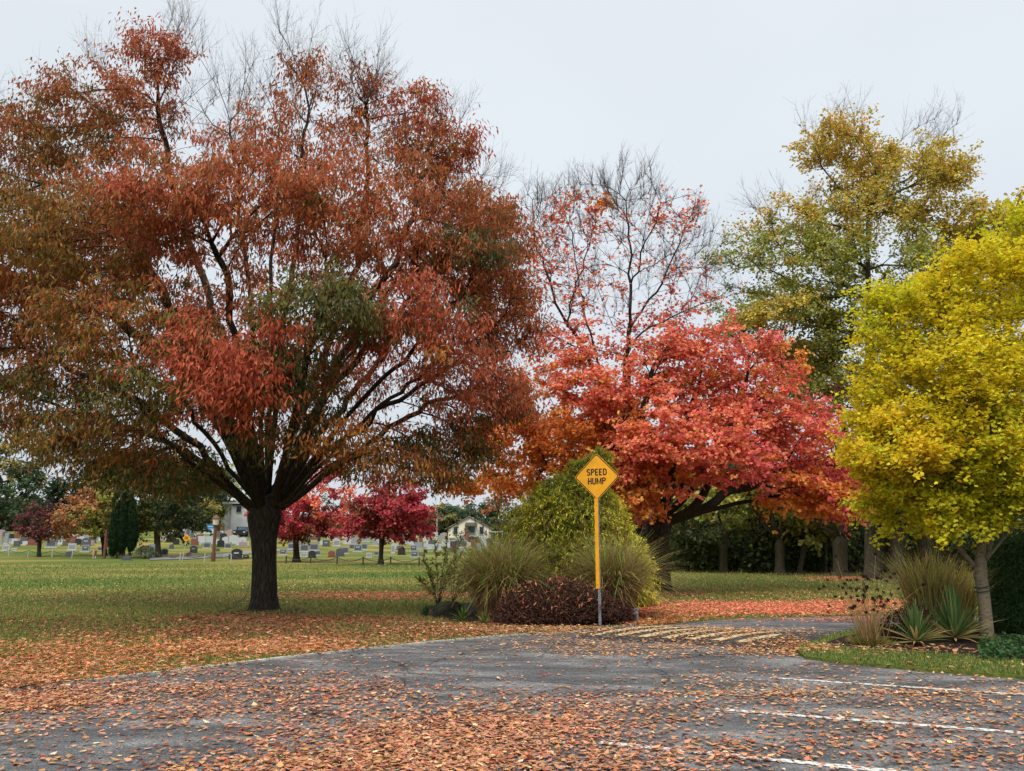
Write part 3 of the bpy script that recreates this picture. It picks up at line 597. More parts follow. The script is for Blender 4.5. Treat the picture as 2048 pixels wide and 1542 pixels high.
ML = ('star', .13, .13, .25, .3, -.15)
tree('maple_tree', 'low spreading red and orange maple right of the speed hump sign', 'tree', (1320, 1183),
  [(1320, 1188, 58), (1319, 1160, 46), (1318, 1110, 44), (1316, 1075, 47), (1318, 1050, 52), (1320, 1030, 36), (1322, 1010, 10)],
  [(1330, 880, 140, 120, -1.5, 2.5, 80, 'mred'), (1290, 920, 90, 90, -1, 2, 40, 'morange'), (1420, 740, 120, 80, 0, 3, 75, 'mred'), (1330, 710, 80, 50, 0, 2, 34, 'mred', .35, .8), (1495, 725, 75, 55, 0, 2, 36, 'mpink', .35, .8), (1570, 730, 40, 35, 1, 1.2, 14, 'morange', .3, .8), (1540, 850, 120, 80, 0, 2.6, 70, 'mred'),
   (1620, 900, 110, 80, 0, 2.2, 60, 'mpink'), (1670, 980, 65, 55, 0, 1.8, 34, 'mpink'), (1590, 975, 90, 45, 0, 2.2, 36, 'morange'), (1470, 925, 100, 45, -1.5, 2, 36, 'mpink'), (1270, 980, 60, 55, -1.5, 1.4, 34, 'morange'), (1300, 900, 70, 60, -2.5, 1, 30, 'mred'),
   (1280, 1010, 55, 30, -1, 1.2, 18, 'morange'), (1400, 880, 100, 70, -3, 1, 36, 'mred'), (1480, 830, 90, 70, 1, 1.5, 34, 'mpink'), (1240, 830, 60, 60, -.5, 1.5, 24, 'mred'), (1640, 1010, 80, 24, 0, 1.4, 16, 'morange'), (1430, 820, 160, 110, 1.5, 2, 60, 'morange')],
  bf=.6, leaf=('star', .115, .115, .25, .3, -.15), nleaf=80, clump=.6, spray=(.75, .26), roots_from=.6, lk=.3, rtop=.36,
  limbs=[[(1335, 1040, 0), (1375, 1035, -.2), (1405, 1000, -.4), (1425, 950, -.5), (1450, 880, -.5), (1470, 800, -.3)], [(1340, 1042, .2), (1400, 1025, .2), (1470, 985, .2), (1560, 950, .2), (1640, 930, .1), (1690, 940, 0)], [(1345, 1044, .5), (1420, 1020, 1), (1510, 1000, 1.4), (1600, 990, 1.6)], [(1325, 1030, .2), (1345, 950, .8), (1370, 850, 1.2), (1400, 760, 1.4)],
   [(1312, 1032, 0), (1300, 960, -.2), (1285, 880, -.4), (1290, 780, -.2), (1310, 720, 0)], [(1308, 1036, -.4), (1280, 990, -1), (1250, 940, -1.2), (1215, 880, -1.2)], [(1325, 1034, -.5), (1340, 970, -1.6), (1350, 900, -2.2), (1360, 840, -2.4)], [(1330, 1036, .3), (1400, 960, 1.2), (1480, 860, 1.6), (1540, 800, 1.6), (1560, 740, 1.4)]], rtip=.008, f=.6, flat=.35, twr=.005)
tree('maple_tree', 'tall half bare maple with orange lower boughs behind the conical evergreen', 'tree', (1238, 1172),
  [(1238, 1176, 34), (1238, 1100, 28), (1240, 1000, 26), (1248, 900, 22), (1252, 780, 18), (1254, 720, 15)],
  [(1240, 740, 190, 100, 0, 3, 80, 'mred', .3, 0.40), (1120, 810, 130, 100, 0, 2.6, 95, 'morange', .35, .8), (1040, 880, 80, 60, 0, 2, 42, 'morange'), (1010, 960, 90, 35, 0, 1.6, 36, 'morange', .35, .7), (930, 975, 40, 18, 0, .8, 7, 'morange'), (1160, 900, 110, 70, 0, 2, 70, 'morange'), (1200, 780, 80, 60, -1.5, 1.4, 26, 'mred'),
   (1150, 440, 70, 55, 0, 1.4, 34, 'mred', .2, 0.15), (1200, 410, 30, 20, 0, .6, 10, 'morange', .1, 0.30), (1350, 430, 60, 50, 0, 1.2, 30, 'mred', .2, 0.15), (1220, 560, 190, 110, 0, 2.6, 80, 'mred', .2, 0.12), (1110, 590, 80, 100, 0, 1.8, 50, 'mred', .2, 0.17), (1380, 610, 90, 100, 0, 1.8, 50, 'mred', .2, 0.10), (1120, 700, 80, 50, 0, 1.5, 36, 'mred', .2, 0.28), (1330, 660, 90, 50, 0, 1.5, 36, 'mred', .2, 0.25), (1080, 500, 50, 80, 0, 1, 26, 'mred', .2, 0.12), (1250, 480, 100, 80, 0, 2, 30, 'mred', .2, 0.06)],
  bf=.6, leaf=('star', .11, .11, .25, .3, -.15), nleaf=84, spray=(.55, .42), lk=.3,
  limbs=[[(1256, 690, 0), (1260, 600, 0), (1264, 500, .1), (1252, 410, .1), (1246, 350, .1)], [(1258, 660, .1), (1300, 590, .3), (1340, 530, .5), (1372, 460, .6), (1395, 410, .6)], [(1256, 690, -.1), (1310, 655, -.4), (1370, 625, -.8), (1440, 605, -1)], [(1246, 870, -.1), (1215, 775, -.2), (1165, 695, -.3), (1130, 640, -.3), (1100, 560, -.3), (1068, 460, -.2), (1055, 390, -.2)],
   [(1135, 640, -.3), (1152, 560, .1), (1185, 490, .4), (1200, 410, .5)], [(1165, 695, -.3), (1110, 670, -.6), (1040, 615, -.9)], [(1215, 775, 0), (1185, 660, .5), (1158, 550, .9), (1140, 440, 1)], [(1262, 560, 0), (1300, 480, -.4), (1325, 400, -.6)], [(1246, 880, .2), (1160, 850, .8), (1060, 850, 1), (1000, 900, 1)], [(1242, 960, -.2), (1150, 935, -.5), (1050, 950, -.6), (950, 960, -.6)], [(1248, 860, .2), (1320, 780, 1.2), (1390, 700, 1.6)]], roots=[(1240, 1000), (1246, 930), (1250, 850), (1252, 780), (1253, 750), (1254, 724)], rtip=.008, f=.6, D=27, twr=.006, rtop=.15, e=1.9, warp=0.0,
  bare=[(1240, 500, 180, 150, 0, 3, 120), (1080, 470, 50, 110, 0, 1.4, 26), (1250, 385, 110, 45, 0, 1.8, 34), (1390, 520, 55, 110, 0, 1.6, 30), (1150, 400, 100, 34, 0, 1.6, 24)])

tree('tall_tree', 'very tall olive gold tree rising above the red maple', 'tree', (1747, 1158),
  [(1747, 1162, 42), (1747, 1130, 34), (1747, 1060, 32), (1745, 960, 30), (1745, 860, 26), (1742, 740, 20), (1738, 600, 12), (1735, 480, 6), (1735, 380, 3)],
  [(1690, 300, 90, 52, 0, 2.2, 44, 'yel', .2), (1790, 370, 130, 75, 0, 3, 72, 'yel'), (1870, 340, 55, 60, 0, 1.6, 20, 'yel', .2), (1700, 440, 100, 80, -1, 2.6, 48, 'yel'), (1560, 450, 80, 45, 0, 2, 30, 'yel'), (1600, 540, 150, 75, 0, 3.2, 84, 'yelg'), (1490, 520, 60, 40, 0, 1.6, 20, 'yelg'), (1480, 640, 60, 50, 0, 1.5, 16, 'yelg'),
   (1740, 560, 170, 110, -1, 3.4, 96, 'yelg'), (1880, 460, 60, 90, 0, 2, 36, 'yel'), (1600, 660, 130, 70, 0, 3, 62, 'yeld'), (1740, 700, 130, 100, 0, 3, 52, 'yeld'), (1560, 620, 60, 40, -2, 1, 16, 'yel'), (1640, 780, 110, 60, 0, 2.6, 30, 'yeld'), (1760, 450, 90, 70, 2, 2, 26, 'yeld')],
  bf=.42, rtop=.2, warp=0, flat=.8, up=.35, clump=.58, leaf=('star', .125, .115, .25, .3, -.1), nleaf=112, spray=(.95, .6), bark=BARKG, roots=[(1745, 900), (1745, 820), (1742, 740), (1740, 670), (1738, 600), (1737, 540), (1735, 480), (1733, 420)], rtip=.011, f=.5, twr=.007, step=.6,
  bare=[(1860, 270, 70, 30, 0, 1.2, 14), (1680, 250, 80, 20, 0, 1, 8), (1560, 410, 100, 25, 0, 1, 8), (1480, 560, 40, 60, 0, 1, 8)])
tree('tall_tree', 'golden tree at the right edge rising behind the ginkgo', 'tree', (1845, 1160),
  [(1845, 1162, 26), (1850, 1060, 22), (1870, 960, 20), (1900, 800, 16), (1950, 620, 10)],
  [(1990, 440, 95, 60, 0, 2, 56, 'yel'), (1960, 560, 130, 80, 0, 2.4, 60, 'yelg'), (2040, 520, 90, 120, 0, 2.4, 50, 'yel'), (1860, 680, 90, 90, 0, 2, 30, 'yeld'), (1820, 1000, 80, 60, 0, 2, 26, 'yeld')],
  bf=.45, leaf=('star', .17, .16, .25, .3, -.1), nleaf=60, spray=(.75, .42), bark=BARKG, rtip=.011, f=.5, twr=.007, step=.6, roots_from=.5)

GL = ('fan', .055, .07, .3, .2, .12)
gk = tree('ginkgo_tree', 'bright yellow ginkgo with a slim leaning trunk in the right bed', 'tree', (1974, 1290),
  [(1976, 1292, 27), (1972, 1240, 24), (1966, 1180, 23), (1960, 1150, 25), (1962, 1100, 17), (1970, 1000, 15), (1985, 850, 12), (1995, 700, 7), (2000, 560, 3)],
  [(1900, 900, 190, 130, 0, 1.3, 130, 'ginkgo'), (1808, 820, 95, 120, 0, 1.1, 90, 'ginkgo'), (1770, 880, 66, 90, 0, .8, 36, 'ginkgoo'), (2010, 620, 120, 150, 0, 1.1, 95, 'ginkgo'), (1870, 690, 110, 100, 0, 1, 70, 'ginkgo'), (1780, 650, 62, 80, 0, .7, 32, 'ginkgog'), (1930, 560, 55, 70, 0, .7, 26, 'ginkgo'), (1860, 600, 40, 50, 0, .5, 12, 'ginkgo'), (1775, 600, 20, 40, 0, .3, 5, 'ginkgog'),
   (1850, 1010, 105, 62, 0, 1, 56, 'ginkgog'), (1990, 970, 110, 90, -.3, 1, 60, 'ginkgog'), (2060, 800, 150, 240, 0, 1.3, 130, 'ginkgo'), (2120, 1000, 110, 90, 0, 1, 36, 'ginkgog'), (1950, 760, 120, 90, -.9, .5, 44, 'ginkgo'), (1830, 900, 100, 70, -.9, .4, 30, 'ginkgoo'), (2030, 480, 60, 60, 0, .6, 20, 'ginkgog'), (1985, 900, 70, 80, -1, .3, 16, 'ginkgog')],
  bf=.6, leaf=GL, nleaf=170, clump=.5, spray=(.5, .22), rtop=.075, warp=.0, bark=BARKP, mat=LEAFT, limbs=[[(1940, 1135, 0), (1918, 1105, .1), (1895, 1050, .2), (1870, 980, .3)], [(1975, 1130, 0), (2000, 1090, -.1), (2030, 1040, -.2), (2055, 960, -.2)], [(1955, 1120, .2), (1945, 1060, .4), (1930, 960, .5)], [(1972, 1125, -.1), (1985, 1060, -.3), (1990, 980, -.5)]], roots=[(1958, 1150), (1958, 1140), (1962, 1100), (1966, 1050), (1970, 1000), (1978, 920), (1985, 850), (1992, 740), (1998, 640), (2000, 560)], rtip=.006, f=1.5, step=.25, twr=.003, flat=.9, up=.55)
t_ = MB(); gb = at(1964, 1178, ground(1974, 1290)[1])
for dz_ in (-.03, .035):
    aa = np.linspace(0, 2 * np.pi, 17); t_.tube(np.stack([gb[0] + .105 * np.cos(aa), gb[1] + .105 * np.sin(aa), gb[2] + dz_ + .02 * np.cos(aa)], 1), .008, 5, False)
t_.build('tie', noisemat('green_strap', ['#1e3a34', '#2a4a42'], 8), gk)
# ------------------------------------------------------------------ woods and middle distance trees
WL = ('star', .22, .2, .3, .3, -.1)
wood = [((1447, 1146), 15, 'woodland tree with a plain grey trunk just right of the red maple trunk', [(1440, 1010, 80, 40, 0, 2.5, 26, 'yelg'), (1400, 1060, 50, 25, 0, 2, 12, 'dark')], 1060, 0),
        ((1560, 1148), 18, 'woodland tree whose trunk forks low into a fan of dark limbs', [(1560, 960, 110, 45, 0, 3, 34, 'morange'), (1550, 1010, 90, 30, 2, 2, 18, 'yeld')], 1085, 0),
        ((1680, 1153), 27, 'stout grey forked trunk with orange leaves around its foot', [(1680, 960, 110, 50, 0, 3, 40, 'morange'), (1640, 1030, 60, 25, 2, 2, 14, 'yeld'), (1590, 720, 70, 34, 3, 2, 40, 'morange'), (1650, 770, 60, 40, 3, 2, 24, 'faror')], 1080, 0),
        ((1795, 1160), 24, 'dark trunk standing close behind the stout mossy trunk', [(1800, 950, 90, 60, 0, 3, 26, 'yeld'), (1790, 1040, 60, 30, 1, 2, 12, 'dark')], 1070, 0),
        ((1362, 1140), 9, 'thin dark leaning tree at the left end of the wood', [(1370, 1040, 50, 40, 0, 2, 20, 'faror'), (1330, 1050, 40, 30, 0, 2, 10, 'farpur')], 1090, -14),
        ((1500, 1144), 13, 'leaning brown trunk between two woodland trees', [(1520, 1050, 50, 30, 0, 2, 18, 'yeld')], 1075, 12),
        ((1600, 1148), 10, 'slim pale slanting trunk right of the fan shaped tree', [(1615, 1060, 40, 30, 0, 2, 16, 'yeld')], 1080, 10),
        ((1650, 1147), 8, 'slender dark trunk beside the stout grey forked one', [(1650, 1060, 40, 30, 0, 2, 14, 'yeld')], 1070, 0),
        ((1388, 1138), 9, 'dark thin trunk behind the lawn edge left of the plain grey trunk', [(1390, 1030, 40, 30, 0, 2, 14, 'dark')], 1070, 3)]
for i, (b_, w_, lab, el, yt, lean_) in enumerate(wood):
    x0, y0 = b_
    xl = x0 + lean_; LI = [[(xl + dx * .25, yt - 8, dz_), (xl + dx, yt - 50, dz_ * 2), (xl + dx * 1.9, yt - 105, dz_ * 3)] for dx, dz_ in ((-w_ * 2.2, .1), (-w_ * .8, -.3), (w_ * .7, .3), (w_ * 2.1, -.1))]
    tree('woodland_tree', lab, 'tree', b_, [(x0, y0 + 2, w_ * 1.5), (x0, y0 - 10, w_ * 1.05), (x0 + lean_ * .5, (y0 + yt) / 2, w_), (xl, yt + 4, w_ * 1.1), (xl, yt - 8, w_ * .5)], el, rtop=w_ / 2 / 40 * .8, limbs=LI, warp=0, bf=.5, leaf=WL, nleaf=46, spray=(.9, .5), bark=BARKG, rtip=.014, f=.4, twr=.009, step=.8, twigs=False, group='woodland trees beyond the lawn')
# far and middle distance, left
tree('shade_tree', 'orange and olive tree spreading left of the columnar evergreens', 'tree', (210, 1112), [(210, 1114, 11), (208, 1090, 9), (205, 1070, 10)],
  [(170, 1030, 75, 42, 0, 3, 60, 'faror'), (120, 1060, 35, 24, 0, 1.5, 18, 'faror'), (190, 1000, 40, 25, 0, 2, 20, 'faror'), (190, 1060, 50, 20, -1, 2, 22, 'yeld'), (205, 1020, 30, 40, -1, 1.5, 20, 'yelg')], bf=.4, leaf=WL, nleaf=44, spray=(.8, .5), rtip=.015, step=.8, twigs=False, f=.4)
tree('small_tree', 'small purple leaved tree standing in front of the cemetery at the far left', 'tree', (78, 1114), [(78, 1115, 9), (78, 1100, 7), (79, 1085, 8)],
  [(72, 1050, 36, 34, 0, 1.6, 46, 'farpur', .2), (50, 1060, 20, 16, 0, 1, 12, 'farpur', .2), (85, 1020, 22, 20, 0, 1, 12, 'farpur', .2)], bf=.4, leaf=WL, nleaf=16, spray=(.7, .4), rtip=.02, step=.7, f=.4, twr=.012, bare=[(78, 1030, 32, 34, 0, 1.5, 14)])
tree('shade_tree', 'large dark green tree behind the weeping shrub', 'tree', (315, 1114), [(315, 1117, 18), (315, 1090, 12), (314, 1060, 12), (316, 1040, 14)],
  [(330, 1000, 95, 55, 0, 3.5, 90, 'dark'), (270, 1020, 60, 45, 0, 2, 30, 'olive'), (310, 950, 90, 30, 0, 3, 40, 'yeld'), (380, 1040, 50, 30, 0, 2, 22, 'dark'), (290, 1060, 50, 20, 0, 2, 16, 'olive'), (350, 1060, 40, 18, 0, 2, 12, 'dark')], bf=.4, leaf=WL, nleaf=56, spray=(.9, .5), bark=BARKG, rtip=.015, step=.8, twigs=False, f=.4)
tree('maple_tree', 'red maple with dark forked trunk just right of the great rust tree trunk', 'tree', (593, 1124), [(593, 1126, 20), (593, 1110, 12), (592, 1085, 11), (594, 1072, 13)],
  [(590, 1030, 70, 45, 0, 3, 60, 'crimson'), (640, 1000, 70, 60, 0, 3, 40, 'mred'), (600, 1062, 60, 16, 0, 2.4, 26, 'crimdark'), (540, 1030, 40, 25, 0, 2, 16, 'crimson'), (650, 940, 60, 50, 0, 2.4, 24, 'crimson'), (660, 1050, 40, 20, 0, 2, 14, 'crimdark')], bf=.4, leaf=WL, nleaf=54, spray=(.8, .5), rtip=.015, step=.7, twigs=False, f=.4)
tree('maple_tree', 'bright crimson maple standing behind the chain fence', 'tree', (762, 1129), [(762, 1131, 16), (762, 1115, 9), (763, 1095, 9), (764, 1075, 12)],
  [(800, 1030, 62, 45, 0, 2.6, 80, 'crimson'), (730, 1050, 62, 26, 0, 2.4, 34, 'crimson'), (820, 1060, 48, 25, 0, 2, 30, 'crimson'), (780, 990, 70, 34, 0, 2.4, 36, 'crimson'), (740, 1020, 50, 20, 0, 2, 20, 'crimdark'), (800, 1010, 50, 30, -2, 1, 20, 'crimson')], bf=.4, leaf=WL, nleaf=54, spray=(.75, .5), rtip=.015, step=.7, twigs=False, f=.4)
FLf = ('star', .45, .42, .3, .3, -.1)
far = [((20, 1078), 145, [(25, 990, 62, 70, 0, 6, 80, 'fargreen'), (40, 905, 55, 40, 0, 5, 40, 'faryel'), (-20, 930, 60, 60, 0, 5, 30, 'fargreen')], 'broad green tree with a yellowing top at the far left edge'),
       ((125, 1076), 140, [(125, 1000, 36, 46, 0, 4, 50, 'conifer'), (130, 1040, 45, 25, 0, 4, 26, 'fargreen')], 'dark blue green tree behind the small purple tree'),
       ((195, 1076), 150, [(190, 990, 50, 40, 0, 5, 30, 'faror'), (220, 960, 50, 40, 0, 5, 26, 'yelg')], 'distant bronze tree behind the orange one'),
       ((395, 1074), 150, [(400, 1000, 60, 50, 0, 5, 60, 'dark'), (400, 950, 70, 40, 0, 5, 40, 'fargreen'), (350, 980, 60, 60, 0, 5, 40, 'fargreen'), (380, 1052, 60, 22, 0, 4, 30, 'faror')], 'tall dark tree left of the white building'),
       ((425, 1072), 148, [(420, 1030, 20, 32, 0, 3, 30, 'faryel')], 'yellow leaved tree beside the white building'),
       ((470, 1070), 190, [(480, 960, 60, 40, 0, 5, 50, 'yelg'), (430, 970, 50, 40, 0, 5, 30, 'fargreen')], 'pale green tree top above the white building'),
       ((700, 1070), 175, [(690, 1030, 90, 40, 0, 5, 50, 'fargreen')], 'green tree behind the crimson maples'),
       ((890, 1072), 180, [(885, 1040, 24, 28, 0, 4, 40, 'faryel'), (905, 1030, 30, 22, 2, 4, 26, 'fargreen')], 'pale yellow green tree left of the cream house'),
       ((950, 1074), 195, [(945, 1035, 60, 24, 0, 5, 60, 'fargreen'), (930, 1025, 24, 18, 0, 3, 20, 'conifer')], 'dark green tree behind the cream house roof'),
       ((1010, 1076), 186, [(1005, 1030, 42, 34, 0, 5, 50, 'fargreen'), (985, 1015, 24, 14, 0, 3, 14, 'faror'), (1060, 1020, 40, 50, 0, 5, 36, 'faryel')], 'mottled green and orange tree right of the cream house')]
for (b_, Df, el, lab) in far:
    p0 = at(b_[0], 1075, Df); x0 = b_[0]
    tree('distant_tree', lab, 'tree', b_, [(x0, 1080, 8), (x0, 1064, 6), (x0, 1050, 6)], el, D=Df, bf=.4, leaf=FLf, nleaf=60, spray=(1.5, 1.2), rtip=.04, step=1.5, twigs=False, f=.25, group='distant trees beyond the cemetery')

# far woodland and undergrowth as masses
def mass(name, label, boxes, n, L, palette, f=.3):
    PP = []
    for (x0, x1, y0, y1, z0, z1, wt) in boxes:
        k = int(n * wt); x = rng.uniform(x0, x1, k); y = rng.uniform(y0, y1, k); q = rng.random(k); z = z0 + (z1 - z0) * q * (.75 + .25 * pnoise(np.stack([x, y, 0 * x], 1), .35, 4)); PP.append(np.stack([x, y, z + terrain(x, y)], 1))
    P = np.concatenate(PP); n = len(P); keep = pnoise(P, .9, 2) > -.55; P = P[keep]; n = len(P)
    V, Fc, k = leaves(P, rng.normal(0, 1, (n, 3)) + [0, 0, -.3], rng.normal(0, .6, (n, 3)) + [0, -.4, .8], L * rng.uniform(.6, 1.3, n), L * .8, 'star', .3, -.1)
    o = mk(name, V, Fc, LEAF, col=np.repeat(colours(P, palette, 2, f, .3, 1.2), k, 0), kind='stuff'); return tag(o, label, 'undergrowth' if 'under' in name else 'wood')
mass('undergrowth', 'dark leafy undergrowth between the woodland trunks', [(8, 40, 41, 50, 0, 3.6, 1), (12, 44, 46, 54, 1, 8, .6)], 42000, .22, pal('#26341c', '#324222', '#3e4a28', '#565c32', '#6c6c3a'))
mass('far_woodland', 'deep dark wood closing the view behind the right hand trees', [(4, 80, 55, 70, 0, 9, 1)], 50000, .5, pal('#1a2413', '#222e18', '#2c3820', '#3c4426'))
mass('far_woodland', 'low dark tree line behind the cemetery', [(-150, 10, 175, 195, -1, 5.5, 1), (-150, -60, 165, 190, 0, 9, .7)], 26000, 1.1, pal('#2a3a24', '#34442a', '#44502e', '#5c5a34'), .15)

# ------------------------------------------------------------------ shrubs of the left bed
def bush(name, label, cat, ells, n, leafp, palkeys, base, orient='out', mat=LEAF, f=2, group=None, stem=True, part='foliage', lo=.55):
    b = ground(*base); D = b[1]; root = thing(name, label, cat, b, group); PP, OO, CC, ST = [], [], [], []
    tot = sum(e_[6] for e_ in ells)
    for (cx, cy, rx, ry, dz, rd, wt, key) in ells:
        k = int(n * wt / tot); c = at(cx, cy, D + dz); s = scl(D + dz, cy); rad = np.array([rx / s, rd, ry / s])
        q = sample_ell(c, rad, k, lo); lump = 1 + .19 * pnoise(q, 4.6, 6); q = c + (q - c) * lump[:, None]
        PP.append(q); OO.append(nrm((q - c) / rad ** 1.3)); CC.append(colours(q, PAL[key] if isinstance(key, str) else key, 4, f, .22, 1.2)); ST.append(c)
    P = np.concatenate(PP); O = np.concatenate(OO); C = np.concatenate(CC); ok = P[:, 2] > b[2] + .02; P, O, C = P[ok], O[ok], C[ok]; n = len(P)
    kind, L, W, hang, fold, bend = leafp
    if orient == 'out': d = O + rng.normal(0, .6, (n, 3)) + [0, 0, -hang]; nn = O * .6 + rng.normal(0, .5, (n, 3)) + [0, 0, .8]
    elif orient == 'up': d = O * .5 + rng.normal(0, .35, (n, 3)) + [0, 0, 1]; nn = O + rng.normal(0, .4, (n, 3))
    V, Fc, k = leaves(P, d, nn, L * rng.uniform(.6, 1.3, n), W * rng.uniform(.7, 1.3, n), kind, fold, bend)
    mk(part, V, Fc, mat, root, col=np.repeat(C, k, 0))
    if stem:
        m = 26; tgt = P[rng.integers(0, n, m)]; s0 = b + np.stack([rng.normal(0, .08, m), rng.normal(0, .08, m), np.zeros(m)], 1)
        Vs, Fs, _ = strips(s0, tgt - s0, np.linalg.norm(tgt - s0, axis=1), .014, k=5); mk('stem', Vs, Fs, BARKD, root)
    return root
PAL['cyp'] = pal('#e0d048', '#a8a43c', '#e8da50', '#7a8032', '#ccc046', '#94963a'); PAL['cypd'] = pal('#848a34', '#a0a03c', '#b4b040', '#626c2c'); PAL['cypy'] = pal('#d0cc4a', '#dcd450', '#b4b840', '#e8dc58')
def cypress(name, label, base, ells, n):
    b = ground(*base); D = b[1]; root = thing(name, label, 'shrub', b); tot = sum(e_[6] for e_ in ells); PP, OO, KK = [], [], []
    for (cx, cy, rx, ry, dz, rd, wt, key) in ells:
        k = int(n * wt / tot); c = at(cx, cy, D + dz); s = scl(D + dz, cy); rad = np.array([rx / s, rd, ry / s]); q = sample_ell(c, rad, k, .62); q = c + (q - c) * (1 + .3 * pnoise(q, 6.5, 6))[:, None]
        PP.append(q); OO.append(nrm((q - c) / rad)); KK += [key] * k
    P = np.concatenate(PP); O = np.concatenate(OO); KK = np.array(KK); ok = P[:, 2] > b[2]; P, O, KK = P[ok], O[ok], KK[ok]; n = len(P); m = 13
    D0 = nrm(O + rng.normal(0, .35, (n, 3)) + [0, 0, .35]); L = rng.uniform(.16, .34, n); V1, F1, pos = strips(P - D0 * .1, D0, L + .1, .003, droop=.45, seg=2)
    ii = np.repeat(np.arange(n), m); t = rng.uniform(.2, 1, n * m); LP = pos(ii, t); d = D0[ii] * .8 + rng.normal(0, .55, (n * m, 3)) + np.array([0, 0, -.45])
    V, Fc, k = leaves(LP, d, rng.normal(0, .4, (n * m, 3)) + [0, 0, 1], rng.uniform(.06, .13, n * m), .022, 'lance', .2, -.25)
    C = np.zeros((n * m, 3)); K2 = KK[ii]
    for key in set(KK): mm = K2 == key; C[mm] = colours(P[ii][mm], PAL[key], 2, 2.4, .25, 1.8)
    mk('foliage', V, Fc, NEEDLE, root, col=np.repeat(C, k, 0))
    mk('stem', np.concatenate([V1, tube([b, at(1140, 1080, D), at(1190, 960, D)], [.07, .05, .02])[0]]), np.concatenate([F1, np.array(tube([b, at(1140, 1080, D), at(1190, 960, D)], .05)[1]) + len(V1)]), TWIG, root)
    return root
cypress('conical_evergreen', 'broad conical golden green evergreen behind the ornamental grasses', (1140, 1222),
  [(1120, 1100, 112, 70, 0, 1.0, 5, 'cyp'), (1110, 1040, 92, 60, 0, .9, 4, 'cyp'), (1060, 1120, 60, 60, 0, .8, 2, 'cyp'), (1190, 1060, 60, 110, .2, .7, 3, 'cyp'), (1135, 1000, 62, 44, 0, .6, 3, 'cypd'), (1180, 955, 38, 46, 0, .4, 1.6, 'cypd'), (1200, 922, 16, 24, 0, .2, .5, 'cypd'), (1180, 1140, 70, 60, 0, .9, 2.4, 'cypd'), (1090, 1150, 90, 40, 0, .9, 2, 'cypd'), (1140, 1040, 80, 60, -.3, .5, 2, 'cyp')], 6200)
cypress('golden_evergreen', 'bright yellow evergreen showing behind the right hand ornamental grass', (1262, 1215),
  [(1228, 1080, 34, 75, 0, .5, 2, 'cypy'), (1255, 1130, 38, 60, 0, .6, 2.4, 'cypy'), (1268, 1180, 32, 55, 0, .5, 2, 'cypy'), (1215, 1020, 16, 40, 0, .3, .8, 'cypy')], 1700)

def grassclump(name, label, base, n, H, spread, cols, tan, seeds=0, droopf=.35, wd=.011, rbase=.22, seedcol='#6a4a3a', lean=(.1, .9), cat='ornamental grass', seedlen=.16, top=None):
    b = ground(*base); root = thing(name, label, cat, b); K = 7
    a = rng.uniform(0, 6.283, n); le = rng.uniform(lean[0], lean[1], n) * spread; Ln = H * rng.uniform(.6, 1.12, n)
    rb = rbase * np.sqrt(rng.random(n)); ab = rng.uniform(0, 6.283, n); B = b + np.stack([rb * np.cos(ab), rb * np.sin(ab), 0 * ab], 1)
    s = np.linspace(0, 1, K); dr = rng.uniform(.4, 1.3, n) * droopf
    hor = Ln[:, None] * (le[:, None] * s * .55 + le[:, None] * s ** 2.2 * .5 + dr[:, None] * s ** 3 * .4); ver = Ln[:, None] * (s * np.cos(le[:, None] * .55) - dr[:, None] * s ** 2.6 * (.35 + le[:, None]))
    ver = np.maximum(ver, .01 + .02 * s)
    C0 = B[:, None] + np.stack([hor * np.cos(a)[:, None], hor * np.sin(a)[:, None], ver], 2)
    wa = a + 1.57 + rng.normal(0, .6, n); sd_ = np.stack([np.cos(wa), np.sin(wa), 0 * wa], 1)[:, None]; ww = wd * (1 - s ** 2.5 * .9)[None, :, None] * rng.uniform(.6, 1.3, n)[:, None, None]
    V = np.stack([C0 - sd_ * ww / 2, C0 + sd_ * ww / 2], 2).reshape(-1, 3); j = np.arange(K - 1); q = np.stack([2 * j, 2 * j + 1, 2 * j + 3, 2 * j + 2], 1)
    Fq = (q[None] + (np.arange(n) * 2 * K)[:, None, None]).reshape(-1, 4)
    g = colours(B, cols, 2, 3, .2, 2.5); tn = colours(B, tan, 3, 3, .2, 2.5); isT = (rng.random(n) < np.clip(.25 + le / max(spread, .01) * .45, 0, .9))
    Cc = np.where(isT[:, None, None], tn[:, None], g[:, None] * (1 - s[None, :, None] * 0)) ; mixb = np.clip(1.15 - s * 1.5, 0, 1)[None, :, None]; Cc = Cc * (1 - mixb) + tn[:, None] * mixb
    mk('blades', V, Fq, LEAF, root, col=np.repeat(Cc.reshape(-1, 3), 2, 0))
    if seeds:
        m = seeds; a = rng.uniform(0, 6.283, m); le = rng.uniform(0, .35, m); L_ = H * rng.uniform(.95, 1.2, m); B = b + np.stack([rng.normal(0, rbase * .6, m), rng.normal(0, rbase * .6, m), 0 * a], 1)
        Dd = np.stack([np.cos(a) * le, np.sin(a) * le, np.ones(m)], 1); Vs, Fs, pos = strips(B, Dd, L_, .0035, droop=.05); mk('stalks', Vs, Fs, TWIG, root)
        ii = np.repeat(np.arange(m), 22); t = 1 - rng.random(m * 22) * seedlen / H * 1.2; LP = pos(ii, t); V, Fc, k = leaves(LP, rng.normal(0, .4, (len(ii), 3)) + [0, 0, 1], rng.normal(size=(len(ii), 3)), .05, .012, 'lance')
        mk('plumes', V, Fc, LEAF, root, col=np.repeat(colours(LP, pal(seedcol, '#7a5a46', '#54382c'), 2, 2), k, 0))
    return root
GR = pal('#809a48', '#94a450', '#688642', '#a4aa54', '#aeae5c'); TN = pal('#a88660', '#8c6a4e', '#bc9c70', '#785a44', '#b08e62')
